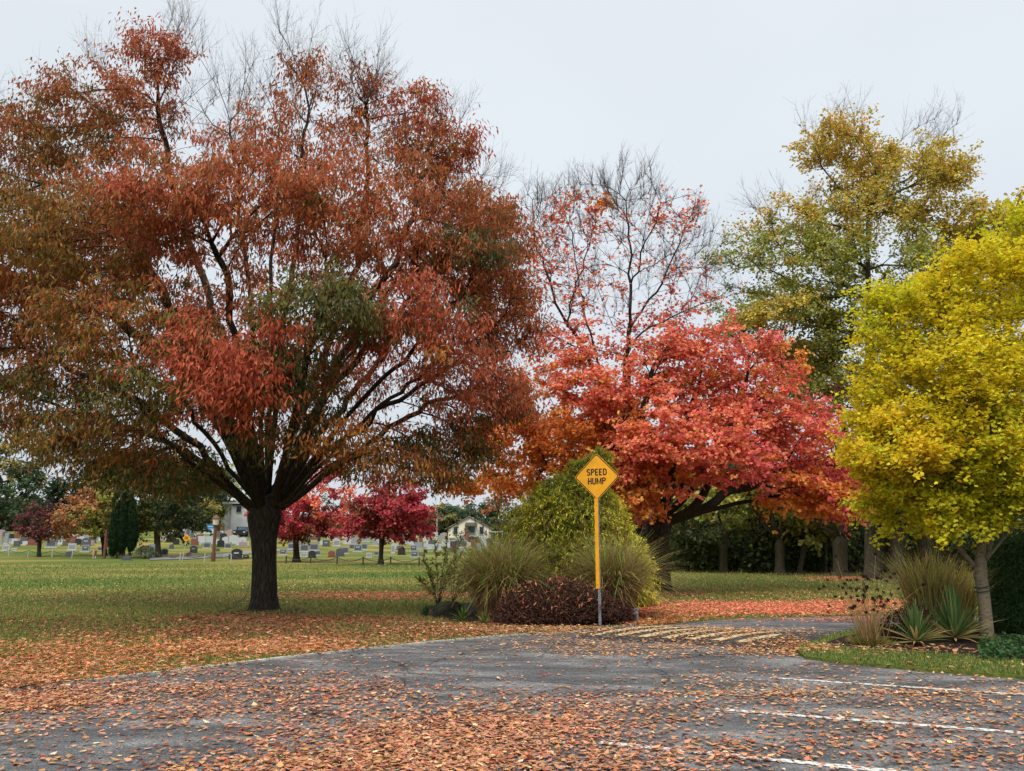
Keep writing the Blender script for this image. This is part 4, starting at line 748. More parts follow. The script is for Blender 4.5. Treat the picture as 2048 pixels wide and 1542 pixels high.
grassclump('ornamental_grass', 'tall arching green and tan ornamental grass at the left of the evergreen', (1003, 1236), 3600, 2.15, .6, GR, TN, 34, .75, .02, .5)
grassclump('ornamental_grass', 'arching ornamental grass directly behind the sign post', (1228, 1236), 3000, 2.1, .66, GR, TN, 40, .7, .02, .36)
BB = pal('#54382e', '#644636', '#42302a', '#784c3c', '#584232')
bb = bush('barberry_shrub', 'low dark purple brown shrub mound around the foot of the sign', 'shrub', [(1110, 1205, 108, 48, 0, .85, 5, BB), (1180, 1218, 70, 38, -.2, .6, 2, BB), (1050, 1222, 55, 32, -.2, .6, 1.6, BB), (1240, 1228, 34, 26, 0, .4, .8, BB), (1110, 1230, 110, 26, -.3, .7, 2, BB)], 42000, ('oval', .038, .024, .0, .2, -.1), None, (1110, 1246), f=3)
# leaves caught on the shrub
cb = ground(1110, 1246)[1]; n = 230; c = at(1110, 1205, cb); s_ = scl(cb); q = sample_ell(c, np.array([108 / s_, .85, 48 / s_]) * 1.03, n * 3, .97); q = q[(q[:, 2] > c[2] - .1) & (q[:, 1] < c[1] + .3)][:n]
V, Fc, k = leaves(q, rng.normal(0, 1, (len(q), 3)), rng.normal(0, .5, (len(q), 3)) + [0, -.6, 1], .1 * rng.uniform(.6, 1.2, len(q)), .03, 'lance', .4, -.2)
mk('caught_leaves', V, Fc, LITTER, bb, col=np.repeat(colours(q, pal('#84503e', '#9a6248', '#70402f', '#b07c58'), 1, 3, .2, 2), k, 0), kind='stuff')
# sapling
SL = pal('#7a8430', '#6a7a2a', '#96943a', '#566824', '#a89a3c')
PAL['sap'] = SL
def sapling(name, label, base, stems, n, L=.05, key='sap'):
    b = ground(*base); D = b[1]; root = thing(name, label, 'shrub', b); VV, FF, off = [], [], 0; PP = []; DD = []
    for (x, y, dz) in stems:
        tip = at(x, y, D + dz); v = tip - b; P = np.array([b, b + v * .33 + [0, 0, .12], b + v * .68 + [0, 0, .08], tip]); P[1:3] += rng.normal(0, .03, (2, 3)); V, Q = tube(P, [.012, .009, .006, .003], 5); VV.append(V); FF.append(np.array(Q) + off); off += len(V)
        for t in np.linspace(.25, 1, 13):
            i = min(int(t * 3), 2); f_ = t * 3 - i; p = P[i] * (1 - f_) + P[i + 1] * f_; m = 3
            d0 = nrm(nrm(v) + rng.normal(0, .8, (m, 3))); l_ = rng.uniform(.1, .3, m) * (1.15 - t * .6); Vs, Fs, ps = strips(np.repeat(p[None], m, 0), d0, l_, .003, up=.2); VV.append(Vs); FF.append(Fs + off); off += len(Vs)
            ii = rng.integers(0, m, n); tt = rng.uniform(.1, 1, n); PP.append(ps(ii, tt)); DD.append(d0[ii])
    P = np.concatenate(PP); Dd = np.concatenate(DD)
    mk('stem', np.concatenate(VV), np.concatenate(FF), TWIG, root); V, Fc, k = leaves(P, Dd + rng.normal(0, .6, P.shape), rng.normal(0, .5, P.shape) + [0, 0, 1], L, L * .45, 'oval', .2, -.1)
    mk('foliage', V, Fc, LEAF, root, col=np.repeat(colours(P, PAL[key], 2, 3, .2, 1.5), k, 0)); return root
sapling('sapling', 'open green sapling beside the dark boulder left of the grasses', (876, 1215), [(898, 1050, 0), (850, 1120, 0), (870, 1090, .2), (920, 1110, -.1), (840, 1160, -.2), (905, 1140, .3), (860, 1150, .3), (930, 1060, .1)], 16, .062)
sapling('sapling', 'taller thin stemmed sapling just left of the tall grass clump', (905, 1208), [(915, 1050, 0), (945, 1130, 0), (925, 1150, .2), (890, 1100, .2), (935, 1180, -.2), (950, 1090, .2)], 15, .058)
# boulder
def rock(name, label, base, sx, sy, sz, cols, seed=1):
    b = ground(*base); u = np.linspace(0, 2 * np.pi, 28, endpoint=False); v = np.linspace(-.45, np.pi / 2, 14); U, Vv = np.meshgrid(u, v)
    d = np.stack([np.cos(U) * np.cos(Vv), np.sin(U) * np.cos(Vv), np.sin(Vv)], 2).reshape(-1, 3); sg = np.sign(d) * np.abs(d) ** .75; r = 1 + .09 * pnoise(d, 3.2, seed) + .05 * pnoise(d, 8, seed)
    P = sg * r[:, None] * np.array([sx, sy, sz]) + b + [0, 0, .02]; n = 28; a = (np.arange(13)[:, None] * n + np.arange(n)[None]); a2 = (np.arange(13)[:, None] * n + (np.arange(n)[None] + 1) % n)
    o = mk(name, P, np.stack([a.ravel(), a2.ravel(), (a2 + n).ravel(), (a + n).ravel()], 1), noisemat(name + '_stone', cols, 5, .95, .03, 12)); o.location = [0, 0, 0]; return tag(o, label, 'rock')
rock('boulder', 'dark rounded boulder at the left end of the planted bed', (897, 1232), .36, .3, .3, ['#1b1d16', '#2e3024', '#3d3b2c'])
o = MB().box(ground(1270, 1246) + [0, 0, .12], (.12, .1, .26), .3, .85).box(ground(1270, 1246) + [0, 0, .262], (.13, .11, .03), .3).build('marker_stone', noisemat('grey_stone', ['#7a7c80', '#9a9ca0'], 10, .8)); tag(o, 'small pale grey marker stone at the right end of the left bed', 'stone')
def strappy(name, label, base, n, L, wd, cols, lay=.9, cat='plant', tans=None, group=None, up=.0, z=0):
    b = ground(*base) + [0, 0, z]; root = thing(name, label, cat, b, group); K = 6; s = np.linspace(0, 1, K)
    a = rng.uniform(0, 6.283, n); el = R(90) * (1 - rng.random(n) ** (1 + up) * lay); Ln = L * rng.uniform(.7, 1.1, n)
    hor = Ln[:, None] * np.cos(el)[:, None] * s + .0; ver = Ln[:, None] * (np.sin(el)[:, None] * s - .16 * s ** 2.5 * np.cos(el)[:, None]); ver = np.maximum(ver, .015)
    C0 = b + np.stack([hor * np.cos(a)[:, None], hor * np.sin(a)[:, None], ver + .05], 2); sd_ = np.stack([-np.sin(a), np.cos(a), 0 * a], 1)[:, None]
    ww = wd * np.array([.6, .9, 1, .85, .55, .03])[None, :, None] * np.ones((n, 1, 1)); mid = C0 - np.array([0, 0, 1]) * ww * .25
    V = np.stack([C0 - sd_ * ww / 2, mid, C0 + sd_ * ww / 2], 2).reshape(-1, 3); q = []
    for j in range(K - 1): q += [(3 * j, 3 * j + 1, 3 * j + 4, 3 * j + 3), (3 * j + 1, 3 * j + 2, 3 * j + 5, 3 * j + 4)]
    Fq = (np.array(q)[None] + (np.arange(n) * 3 * K)[:, None, None]).reshape(-1, 4); c = colours(C0[:, 2], cols, 2, 3, .18, 2.5)
    if tans is not None: lowm = el < R(38); c[lowm] = colours(C0[lowm][:, 2], tans, 2, 3, .18, 2.5)
    mk('leaves', V, Fq, LEAF, root, col=np.repeat(c, 3 * K, 0)); return root
DG = pal('#4c6a30', '#5c7834', '#3c5a2a', '#8a8a48')
strappy('daylily', 'strappy green daylily clump at the front left of the bed', (925, 1246), 60, .36, .02, DG, 1, 'plant')
strappy('daylily', 'small daylily clump between the boulder and the barberry shrub', (968, 1252), 50, .32, .02, DG, 1, 'plant', pal('#a89058', '#8a8a48'))
strappy('daylily', 'dark green strappy plant tucked left of the boulder', (852, 1238), 50, .3, .018, pal('#33522a', '#3f6030', '#284422'), .8, 'plant')

# ------------------------------------------------------------------ right bed
YU = pal('#5e7846', '#6e8850', '#4e6a3e', '#7e965a'); YT = pal('#98985e', '#b4a46a', '#788650', '#c4b074')
strappy('yucca', 'smaller dark green yucca left of the two in the right bed', (1835, 1300), 95, .62, .034, YU, .95, 'yucca', YT, None, .35, .065)
strappy('yucca', 'larger spiky yucca beside the ginkgo trunk', (1912, 1292), 130, .84, .036, YU, .98, 'yucca', YT, None, .3, .065)
grassclump('ornamental_grass', 'upright straw coloured ornamental grass behind the yuccas', (1862, 1272), 1100, 1.5, .55, pal('#acae5c', '#989c4c', '#c0b868'), pal('#ccb47c', '#b89a64', '#d8c48c', '#a08258'), 30, .25, .02, .26, '#a08c68', lean=(.0, .9))
grassclump('ornamental_grass', 'second straw grass clump crowding the left of the ginkgo trunk', (1915, 1268), 900, 1.3, .55, pal('#aaaa54', '#b8b058', '#c4b454'), pal('#c4a464', '#b49054', '#d0b470'), 20, .25, .02, .26, '#a08c68', lean=(.0, .9))
# dry seedhead plant
b = ground(1740, 1298) + [0, 0, .06]; root = thing('dried_perennial', 'dried perennial with bare tan stems and black seed heads', 'plant', b)
m = 90; a = rng.uniform(0, 6.283, m); le = rng.uniform(.02, .85, m); L_ = rng.uniform(.55, 1.12, m) * (1 - le * .1); B = b + np.stack([rng.normal(0, .06, m), rng.normal(0, .06, m), 0 * a], 1)
Vs, Fs, pos = strips(B, np.stack([np.cos(a) * le, np.sin(a) * le, np.ones(m)], 1), L_ * 1.05, .006, up=.04); mk('stems', Vs, Fs, noisemat('dry_stem', ['#8a6c44', '#a88a5c'], 6), root)
tp_ = pos(np.arange(m), np.ones(m)); ii = np.repeat(np.arange(m), 26); LP = tp_[ii] + rng.normal(0, .008, (len(ii), 3)); V, Fc, k = leaves(LP, rng.normal(0, .8, (len(ii), 3)) + [0, 0, .6], rng.normal(size=(len(ii), 3)), .03, .014, 'lance'); mk('seed_heads', V, Fc, LEAF, root, col=np.repeat(colours(LP, pal('#201816', '#2c2220', '#382a24'), 1, 3), k, 0))
P = b + rng.normal(0, .11, (700, 3)) * [1, 1, 0]; d = nrm(P - b) + [0, 0, .9]; V, Fc, k = leaves(P, d, rng.normal(size=P.shape), .15 * rng.uniform(.5, 1.2, 700), .02, 'lance', .2, -.2); mk('basal_leaves', V, Fc, LEAF, root, col=np.repeat(colours(P, pal('#5c7034', '#4c6a2e', '#8a8444', '#a08c50'), 1, 6), k, 0))
bush('small_shrub', 'small brown leaved shrub between the dried perennial and the yuccas', 'shrub', [(1798, 1262, 36, 34, 0, .28, 1, pal('#4c3428', '#5c3c2e', '#3c2c22', '#6a4634')), (1830, 1235, 26, 22, 0, .2, .6, pal('#4c3428', '#5c3c2e', '#6a4634'))], 3600, ('oval', .035, .02, .1, .2, -.1), None, (1800, 1290), f=3)
CD = pal('#3c5832', '#48663a', '#547040', '#324a2a')
bush('dark_evergreen', 'dense dark evergreen filling the right edge behind the ginkgo trunk', 'shrub', [(2045, 1150, 62, 100, .3, .8, 5, CD), (2030, 1230, 50, 45, .2, .7, 2, CD), (2110, 1170, 80, 120, .3, .8, 4, CD)], 46000, ('lance', .075, .016, .5, .2, -.3), None, (2035, 1272), f=2.5, mat=NEEDLE, lo=.5)
P = np.array([ground(*p) for p in zip(rng.uniform(1960, 2200, 2600), rng.uniform(1292, 1334, 2600))]); P[:, 2] = .07 + rng.uniform(0, .12, len(P)); n = len(P)
V, Fc, k = leaves(P, rng.normal(0, 1, (n, 3)) + [0, 0, .3], rng.normal(0, .35, (n, 3)) + [0, 0, 1], .045, .04, 'oval', .2, -.1)
o = mk('ground_cover', V, Fc, LEAF, col=np.repeat(colours(P, pal('#3c5c34', '#4a6a3c', '#2e4c2a', '#5c7444'), 1, 5), k, 0), kind='stuff'); tag(o, 'low green ivy ground cover at the right end of the bed', 'ground cover')
b = ground(1889, 1275); o = MB().tube([b, b + [0, 0, 1.36], b + [-.01, 0, 1.4]], [.012, .012, .006], 6).box(b + [0, 0, 1.2], (.03, .03, .02)).build('garden_stake', noisemat('black_iron', ['#0c0c0c', '#161616'], 5, .5)); tag(o, 'thin upright black garden stake behind the larger yucca', 'stake')

# ------------------------------------------------------------------ speed hump sign
def solid(name, c, rough=.5, metallic=0, spec=.4, var=.08):
    h = lambda k: '#%02x%02x%02x' % tuple(int(max(0, min(255, int(c[i:i + 2], 16) * k))) for i in (1, 3, 5)); return noisemat(name, [h(1 - var), c, h(1 + var)], 6, rough, metallic=metallic, spec=spec)
SY = solid('sign_yellow', '#e6a216', .38, var=.07); BLK = solid('sign_black', '#1a1410', .5); GALV = noisemat('galvanised', ['#6c7074', '#8c9094', '#a4a8aa'], 20, .45, metallic=.5); ALU = solid('sign_back', '#9a9c9e', .4, .5)
def rdiamond(h, r=.12, k=5):
    P = []
    for q in range(4):
        c = np.array([math.cos(q * math.pi / 2), math.sin(q * math.pi / 2)]) * (h - r * 1.414)
        for j in range(k): a = q * math.pi / 2 + (j / (k - 1) - .5) * math.pi / 2; P.append(c + r * np.array([math.cos(a), math.sin(a)]))
    return np.array(P)
def arc(cx, cz, rx, rz, a0, a1, n=7): return [(cx + rx * math.cos(R(a0 + (a1 - a0) * i / (n - 1))), cz + rz * math.sin(R(a0 + (a1 - a0) * i / (n - 1)))) for i in range(n)]
GLY = {'S': (.52, [arc(.26, .74, .22, .22, 20, 180, 7) + arc(.26, .74, .22, .22, 180, 270, 4) + arc(.26, .27, .22, .23, 90, 0, 4)[0:] + arc(.26, .27, .22, .23, 0, -160, 7)]), 'P': (.52, [[(.05, 0), (.05, 1)], [(.05, .96)] + [(.25, .96)] + arc(.27, .74, .22, .22, 80, -80, 7) + [(.05, .5)]]),
       'E': (.48, [[(.05, 0), (.05, 1)], [(.05, .95), (.46, .95)], [(.05, .5), (.4, .5)], [(.05, .05), (.46, .05)]]), 'D': (.54, [[(.05, 0), (.05, 1)], [(.05, .95), (.2, .95)] + arc(.22, .68, .27, .27, 85, 0, 5) + arc(.22, .32, .27, .27, 0, -85, 5) + [(.05, .05)]]),
       'H': (.54, [[(.05, 0), (.05, 1)], [(.49, 0), (.49, 1)], [(.05, .5), (.49, .5)]]), 'U': (.54, [[(.05, 1), (.05, .26)] + arc(.27, .26, .22, .22, 180, 360, 8) + [(.49, 1)]]), 'M': (.74, [[(.05, 0), (.05, 1)], [(.69, 0), (.69, 1)], [(.06, .98), (.37, .12), (.68, .98)]])}
def textmesh(name, txt, size, loc, rz, mat, parent, st=.098, gap=.17):
    tot = sum(GLY[ch][0] for ch in txt) + gap * (len(txt) - 1); x0 = -tot / 2; V, Q = [], []
    for ch in txt:
        wd_, lines = GLY[ch]
        for ln in lines:
            p = np.array(ln) + [x0, -.5]; t = np.gradient(p, axis=0); t /= np.linalg.norm(t, axis=1, keepdims=True) + 1e-9; nn_2 = np.stack([-t[:, 1], t[:, 0]], 1) * st; b0 = len(V)
            for k in range(len(p)): V += [p[k] + nn_2[k], p[k] - nn_2[k]]
            Q += [(b0 + 2 * k, b0 + 2 * k + 1, b0 + 2 * k + 3, b0 + 2 * k + 2) for k in range(len(p) - 1)]
        x0 += wd_ + gap
    V = np.array(V) * size; X = np.stack([V[:, 0], -.0002 - np.arange(len(V)) * 2e-6, V[:, 1]], 1); c_, s_ = math.cos(rz), math.sin(rz)
    return mk(name, X @ np.array([[c_, s_, 0], [-s_, c_, 0], [0, 0, 1]]) + np.array(loc), np.array(Q), mat, parent)
b = ground(1200, 1254); D = b[1]; RZ = -R(24)
sg = thing('speed_hump_sign', 'yellow diamond SPEED HUMP sign on a galvanised post beside the drive', 'road sign', b)
cz, sz_ = math.cos(RZ), math.sin(RZ); ax = np.array([cz, sz_, 0]); fr = np.array([sz_, -cz, 0])     # board x axis and front normal
c = at(1199, 953.5, D) ; hh = 47.5 / scl(D, 953)
post = MB(); z1 = c[2] + hh * .8
for dx, dy, sx_, sy_ in ((0, .0, .05, .006), (-.024, .018, .006, .034), (.024, .018, .006, .034)):
    pc = b + ax * dx - fr * dy; post.box([pc[0], pc[1], z1 / 2 - .1], (sx_, sy_, z1 + .2), RZ)
po = post.build('post', GALV, sg)
holes = MB()
for i in range(34): pc = b + fr * .0042 + ax * .0; holes.box([pc[0], pc[1], .25 + i * .075], (.011, .002, .011), RZ)
h_ = holes.build('bolt_hole', BLK, po); h_['kind'] = 'stuff'
def board(name, h, r, y0, y1, mat, cc=c): return MB().prism(rdiamond(h, r), y0, y1, cc, RZ).build(name, mat, sg)
cc = np.array([b[0], b[1], c[2]]) + fr * .01
board('sign_back', hh, .05, -.0, .004, ALU, cc); board('sign_face', hh - .001, .05, -.003, -.0005, SY, cc)
# black border ring
o_, i_ = rdiamond(hh - .013, .045), rdiamond(hh - .036, .036); nq = len(o_); Vb = np.concatenate([np.stack([o_[:, 0], np.full(nq, -.0042), o_[:, 1]], 1), np.stack([i_[:, 0], np.full(nq, -.0042), i_[:, 1]], 1)])
Vb = Vb @ np.array([[cz, sz_, 0], [-sz_, cz, 0], [0, 0, 1]]) + cc; j = np.arange(nq); mk('border', Vb, np.stack([j, j + nq, (j + 1) % nq + nq, (j + 1) % nq], 1), BLK, sg)
textmesh('lettering', 'SPEED', .125, cc + fr * .0045 + [0, 0, .09], RZ, BLK, sg); textmesh('lettering', 'HUMP', .125, cc + fr * .0045 + [0, 0, -.085], RZ, BLK, sg)
for dz_ in (hh * .72, -hh * .72): MB().box(cc + fr * .006 + [0, 0, dz_], (.012, .006, .012), RZ).build('bolt', GALV, sg)
z0s, z1s = at(1199, 1177, D)[2], c[2] - hh * .9
st = MB().box([(b + fr * .02 - ax * .02)[0], (b + fr * .02 - ax * .02)[1], (z0s + z1s) / 2], (.075, .003, z1s - z0s), RZ).build('reflective_strip', SY, sg)
for z in (z0s + .07, z1s - .14): MB().box(b + fr * .024 - ax * .02 + [0, 0, z] - [0, 0, b[2]], (.012, .006, .012), RZ).build('bolt', BLK, st)

# fallen bare branch by the trunk
b = ground(430, 1228); tips_ = [at(500, 1183, 17.6), at(488, 1170, 17.8), at(470, 1200, 17.3)]; mb = MB()
mb.tube([b + [0, 0, .02], at(465, 1215, 17.6), at(492, 1192, 17.7), at(500, 1165, 17.8)], [.012, .01, .007, .003], 5); mb.tube([at(465, 1215, 17.6), at(478, 1212, 17.4), at(492, 1206, 17.3)], [.007, .005, .002], 4)
o = mb.build('fallen_branch', TWIG); tag(o, 'thin bare branch leaning against the foot of the great tree', 'branch')

# ------------------------------------------------------------------ middle distance objects
def column_ever(base, x, ytop, rx, label):
    b = ground(*base); D = b[1]; yb = base[1] - 6; cy = (ytop + yb) / 2; ry = (yb - ytop) / 2
    return bush('columnar_evergreen', label, 'tree', [(x, cy, rx * .72, ry, 0, rx / scl(D) * .8, 2.4, PAL['conifer']), (x, cy + ry * .35, rx, ry * .6, 0, rx / scl(D), 2.6, PAL['conifer']), (x, cy - ry * .75, rx * .32, ry * .36, 0, rx / scl(D) * .4, .4, PAL['conifer'])], 7000, ('lance', .2, .07, 0, .2, 0), None, base, 'up', NEEDLE, f=1, group='columnar evergreens at the lawn edge', lo=.7)
column_ever((233, 1117), 230, 992, 12, 'leftmost of three dark columnar evergreens')
column_ever((247, 1117), 246, 990, 11, 'middle of three dark columnar evergreens')
column_ever((259, 1117), 264, 999, 10, 'rightmost of three dark columnar evergreens')
PAL['weep'] = pal('#6c7858', '#7c8866', '#5a684a', '#8a9070')
b = ground(290, 1118); root = thing('weeping_shrub', 'small pale weeping shrub right of the columnar evergreens', 'shrub', b); m = 260; a = rng.uniform(0, 6.283, m); B = np.repeat((b + [0, 0, 1.05])[None], m, 0); Dd = np.stack([np.cos(a) * .8, np.sin(a) * .8, rng.uniform(.1, .6, m)], 1); L_ = rng.uniform(.5, 1.0, m)
Vs, Fs, pos = strips(B, Dd, L_, .012, droop=1.1); mk('stem', np.concatenate([Vs, tube([b, b + [.05, 0, .6], b + [0, 0, 1.1]], [.08, .06, .04])[0]]), np.concatenate([Fs, np.array(tube([b, b + [.05, 0, .6], b + [0, 0, 1.1]], .06)[1]) + len(Vs)]), BARKG, root)
ii = np.repeat(np.arange(m), 16); LP = pos(ii, rng.random(len(ii))); V, Fc, k = leaves(LP, rng.normal(0, .3, LP.shape) + [0, 0, -1], rng.normal(size=LP.shape), .16, .05, 'lance'); mk('foliage', V, Fc, LEAF, root, col=np.repeat(colours(LP, PAL['weep'], 1, 2), k, 0))

BROWN = solid('brown_paint', '#6a4434', .6); PALEP = solid('pale_post', '#b4aea0', .7); DKP = solid('dark_post', '#3c3830', .6); CHAIN = solid('chain_iron', '#3a3834', .6)
def fence(name, label, pts, mat, h):
    G = [ground(*p) for p in pts]; root = thing(name, label, 'fence', G[0])
    for g in G: MB().tube([g, g + [0, 0, h * .94], g + [0, 0, h]], [.05, .05, .02], 8).build('post', mat, root)
    for a, c in zip(G[:-1], G[1:]):
        T = np.linspace(0, 1, 13)[:, None]; P = a + (c - a) * T + [0, 0, h * .88]; P[:, 2] -= (.25 * (1 - (2 * T[:, 0] - 1) ** 2)); MB().tube(P, .022, 4).build('chain', CHAIN, root)
fence('chain_fence', 'chain fence on pale posts in front of the left part of the cemetery', [(-20, 1112), (17, 1113), (56, 1114), (104, 1115), (144, 1116), (186, 1117)], PALEP, .68)
fence('chain_fence', 'short run of chain fence on pale posts behind the great tree trunk', [(360, 1122), (409, 1124), (462, 1125), (512, 1127)], PALEP, .62)
fence('chain_fence', 'dark chain fence before the crimson maple', [(572, 1127), (621, 1127), (674, 1129), (726, 1130), (781, 1130), (838, 1132)], DKP, .56)
# lamp post
b = ground(426, 1123); D = b[1]; H = b[2]; lp = thing('lamp_post', 'brown lamp post with a glass lantern in front of the white building', 'lamp post', b); top = at(426, 1053, D)[2]
MB().tube([b, b + [0, 0, .7], [b[0], b[1], b[2] + .72], [b[0], b[1], top]], [.17, .17, .12, .12], 10).build('pole', BROWN, lp)
MB().tube([[b[0], b[1], top], [b[0], b[1], top + .12]], [.14, .26], 8).build('lantern_base', BROWN, lp); MB().tube([[b[0], b[1], top + .58], [b[0], b[1], top + .66], [b[0], b[1], top + .9]], [.32, .3, .05], 8).build('lantern_cap', BROWN, lp)
MB().tube([[b[0], b[1], top + .12], [b[0], b[1], top + .58]], [.22, .26], 8).build('lantern_glass', solid('lantern_glass', '#c8c4b8', .2), lp)
# brown pole with board
b = ground(208, 1117); t_ = at(208, 1062, b[1])[2]; q = thing('wooden_post', 'tall red brown post left of the columnar evergreens', 'post', b)
MB().box([b[0], b[1], (b[2] + t_) / 2], (.17, .17, t_ - b[2])).box([b[0], b[1], t_ + .04], (.22, .22, .08)).build('pole', BROWN, q); MB().box([b[0] + .27, b[1], (b[2] + t_) / 2 + .4], (.36, .06, t_ - b[2] - 1.0)).build('board', solid('rust_board', '#7c4a34', .7), q)
b = ground(191, 1117); q = thing('utility_marker', 'small red box on a short white post at the fence end', 'marker', b); MB().box(b + [0, 0, .3], (.08, .08, .6)).build('post', PALEP, q); MB().box(b + [0, -.06, .45], (.16, .05, .34)).box(b + [0, -.06, .64], (.2, .07, .03)).build('box', solid('red_paint', '#8c2a20', .5), q)
# far warning sign
b = ground(364, 1124); D = b[1]; q = thing('warning_sign', 'small distant yellow diamond sign on a leaning post before the cemetery', 'road sign', b); c = at(373, 1076, D); r_ = 8 / scl(D, 1076)
MB().tube([b, c + [0, .05, 0]], .035, 6).build('post', PALEP, q); MB().prism(rdiamond(r_, .05), -.02, .0, c, 0).build('sign_face', SY, q)
textmesh('lettering', 'SPEED', .09, c + [0, -.025, .06], 0, BLK, q); textmesh('lettering', 'HUMP', .09, c + [0, -.025, -.06], 0, BLK, q)
# blue board
b = ground(421, 1078); D = b[1]; q = thing('notice_board', 'blue and white notice board on a post left of the lamp lantern', 'sign', b); c = at(421, 1060, D)
MB().box([c[0], c[1] + .1, (b[2] + c[2]) / 2], (.15, .12, c[2] - b[2] + .6)).build('post', BLK, q); MB().box(c + [0, 0, .45], (1.0, .1, .5)).build('blue_panel', solid('blue_panel', '#2a78b8', .4), q); MB().box(c + [0, 0, -.15], (.85, .08, .7)).build('white_panel', solid('white_panel', '#a8c4dc', .4), q); MB().box(c + [0, -.06, .45], (.7, .02, .14)).build('lettering_band', solid('light_blue', '#8cc0e8', .4), q)
# white pole
b = ground(873, 1096); t_ = at(873, 1036, b[1])[2]; o = MB().tube([b, [b[0], b[1], t_ - .1], [b[0], b[1], t_]], [.09, .05, .02], 8).box(b + [0, 0, .1], (.4, .4, .2)).build('flagpole', solid('pole_white', '#b8b0a8', .5)); tag(o, 'tall pale pole right of the crimson maple', 'pole')

# white building
WHB = noisemat('white_render', ['#d0d4d6', '#dcdfe0', '#e6e8e8'], .6, .8); TRIM = solid('pale_trim', '#b8bcc0', .7); GLASS = solid('window_glass', '#2a3038', .15, spec=.6)
Dw = 158.0; q0 = at(440, 1072, Dw); q1 = at(520, 1072, Dw); ztop = at(470, 1008, Dw)[2]; gz = float(terrain(q0[0], Dw)); wb = thing('white_building', 'white block shaped building behind the cemetery and the great tree trunk', 'building', [(q0[0] + q1[0]) / 2, Dw, gz])
xa = at(461, 1072, Dw)[0]
MB().box([(q0[0] + xa) / 2, Dw + 3, (gz - .5 + ztop) / 2], (xa - q0[0], 6, ztop - gz + .5)).box([(xa + q1[0]) / 2, Dw + 4, (gz - .5 + ztop) / 2 - .2], (q1[0] - xa, 9, ztop - gz + .1)).build('wall', WHB, wb)
MB().box([(q0[0] + q1[0]) / 2, Dw + 3.4, ztop + .15], (q1[0] - q0[0] + .5, 9.2, .3)).build('roof', TRIM, wb)
for (px, py, w_, h_) in ((480, 1059, 1.1, .9), (478, 1018, .9, 1.1), (500, 1035, .9, 1.2)):
    c = at(px, py, Dw - .7); fo = MB().box(c, (w_ + .2, .12, h_ + .2)).build('window', TRIM, wb); MB().box(c + [0, -.08, 0], (w_, .06, h_)).build('pane', GLASS, fo)
# cream house
Dh = 172.0; L0 = at(897, 1075, Dh); L1 = at(984, 1075, Dh); ze = at(940, 1058, Dh)[2]; zr = at(940, 1035, Dh)[2]; gz = float(terrain(L0[0], Dh)) - .5; cx = (L0[0] + L1[0]) / 2 - .2; hw = (L1[0] - L0[0]) / 2
CRM = noisemat('cream_siding', ['#e2dac6', '#ece4d0'], 8, .8, .01, 3, (0, 0, 8)); hs = thing('cream_house', 'cream sided gabled house far behind the cemetery', 'house', [cx, Dh, gz])
MB().prism([(-hw, gz), (hw, gz), (hw, ze), (0, zr), (-hw, ze)], 0, 12, (cx, Dh, 0)).build('wall', CRM, hs)
rf = MB()
for s_ in (-1, 1):
    p = [(s_ * (hw + .5), ze - .15), (0, zr + .1), (0, zr + .32), (s_ * (hw + .5), ze + .08)]
    rf.prism(p if s_ < 0 else p[::-1], -.4, 12.4, (cx, Dh, 0))
rf.build('roof', solid('roof_shingle', '#77726c', .8), hs)
for px, w_, h_, py in ((911, .8, 1.5, 1061), (963, .8, 1.5, 1061)):
    c = at(px, py, Dh - .1); fo = MB().box(c, (w_ + .35, .14, h_ + .3)).build('window', TRIM, hs); MB().box(c + [0, -.1, 0], (w_, .06, h_)).build('pane', GLASS, fo)
c = at(942, 1061, Dh - .1); fo = MB().box(c, (2, .14, 1.8)).build('door', TRIM, hs); MB().box(c + [0, -.1, 0], (1.6, .06, 1.6)).build('pane', GLASS, fo)
MB().prism([(-1.3, 0), (1.3, 0), (1.1, .7), (-1.1, .7)], -1.0, 0, c + [0, 0, .95], 0).build('awning', solid('awning_grey', '#6a665e', .8), hs)
rl = MB(); rl.box(c + [0, -.9, -.55], (3.4, .08, .08)); rl.box(c + [0, -.5, -1.3], (3.4, 1.2, .15))
for i in range(12): rl.box(c + [-1.6 + i * .29, -.9, -.9], (.05, .05, .7))
rl.build('balcony', solid('balcony_grey', '#8a8c90', .6), hs)
px_ = at(992, 1060, Dh); pr = MB(); pr.box([px_[0], Dh + 1, ze - .6], (3.0, 4, .2)); pr.box([px_[0], Dh + 1, ze - 3.6], (3.0, 4, .2)); [pr.box([px_[0] + d_, Dh - .9, (gz + ze) / 2], (.15, .15, ze - gz - .8)) for d_ in (-1.35, 0, 1.35)]; [pr.box([px_[0] - 1.3 + i * .26, Dh - .95, ze - 3.1], (.05, .05, .8)) for i in range(11)]; pr.build('side_porch', TRIM, hs)

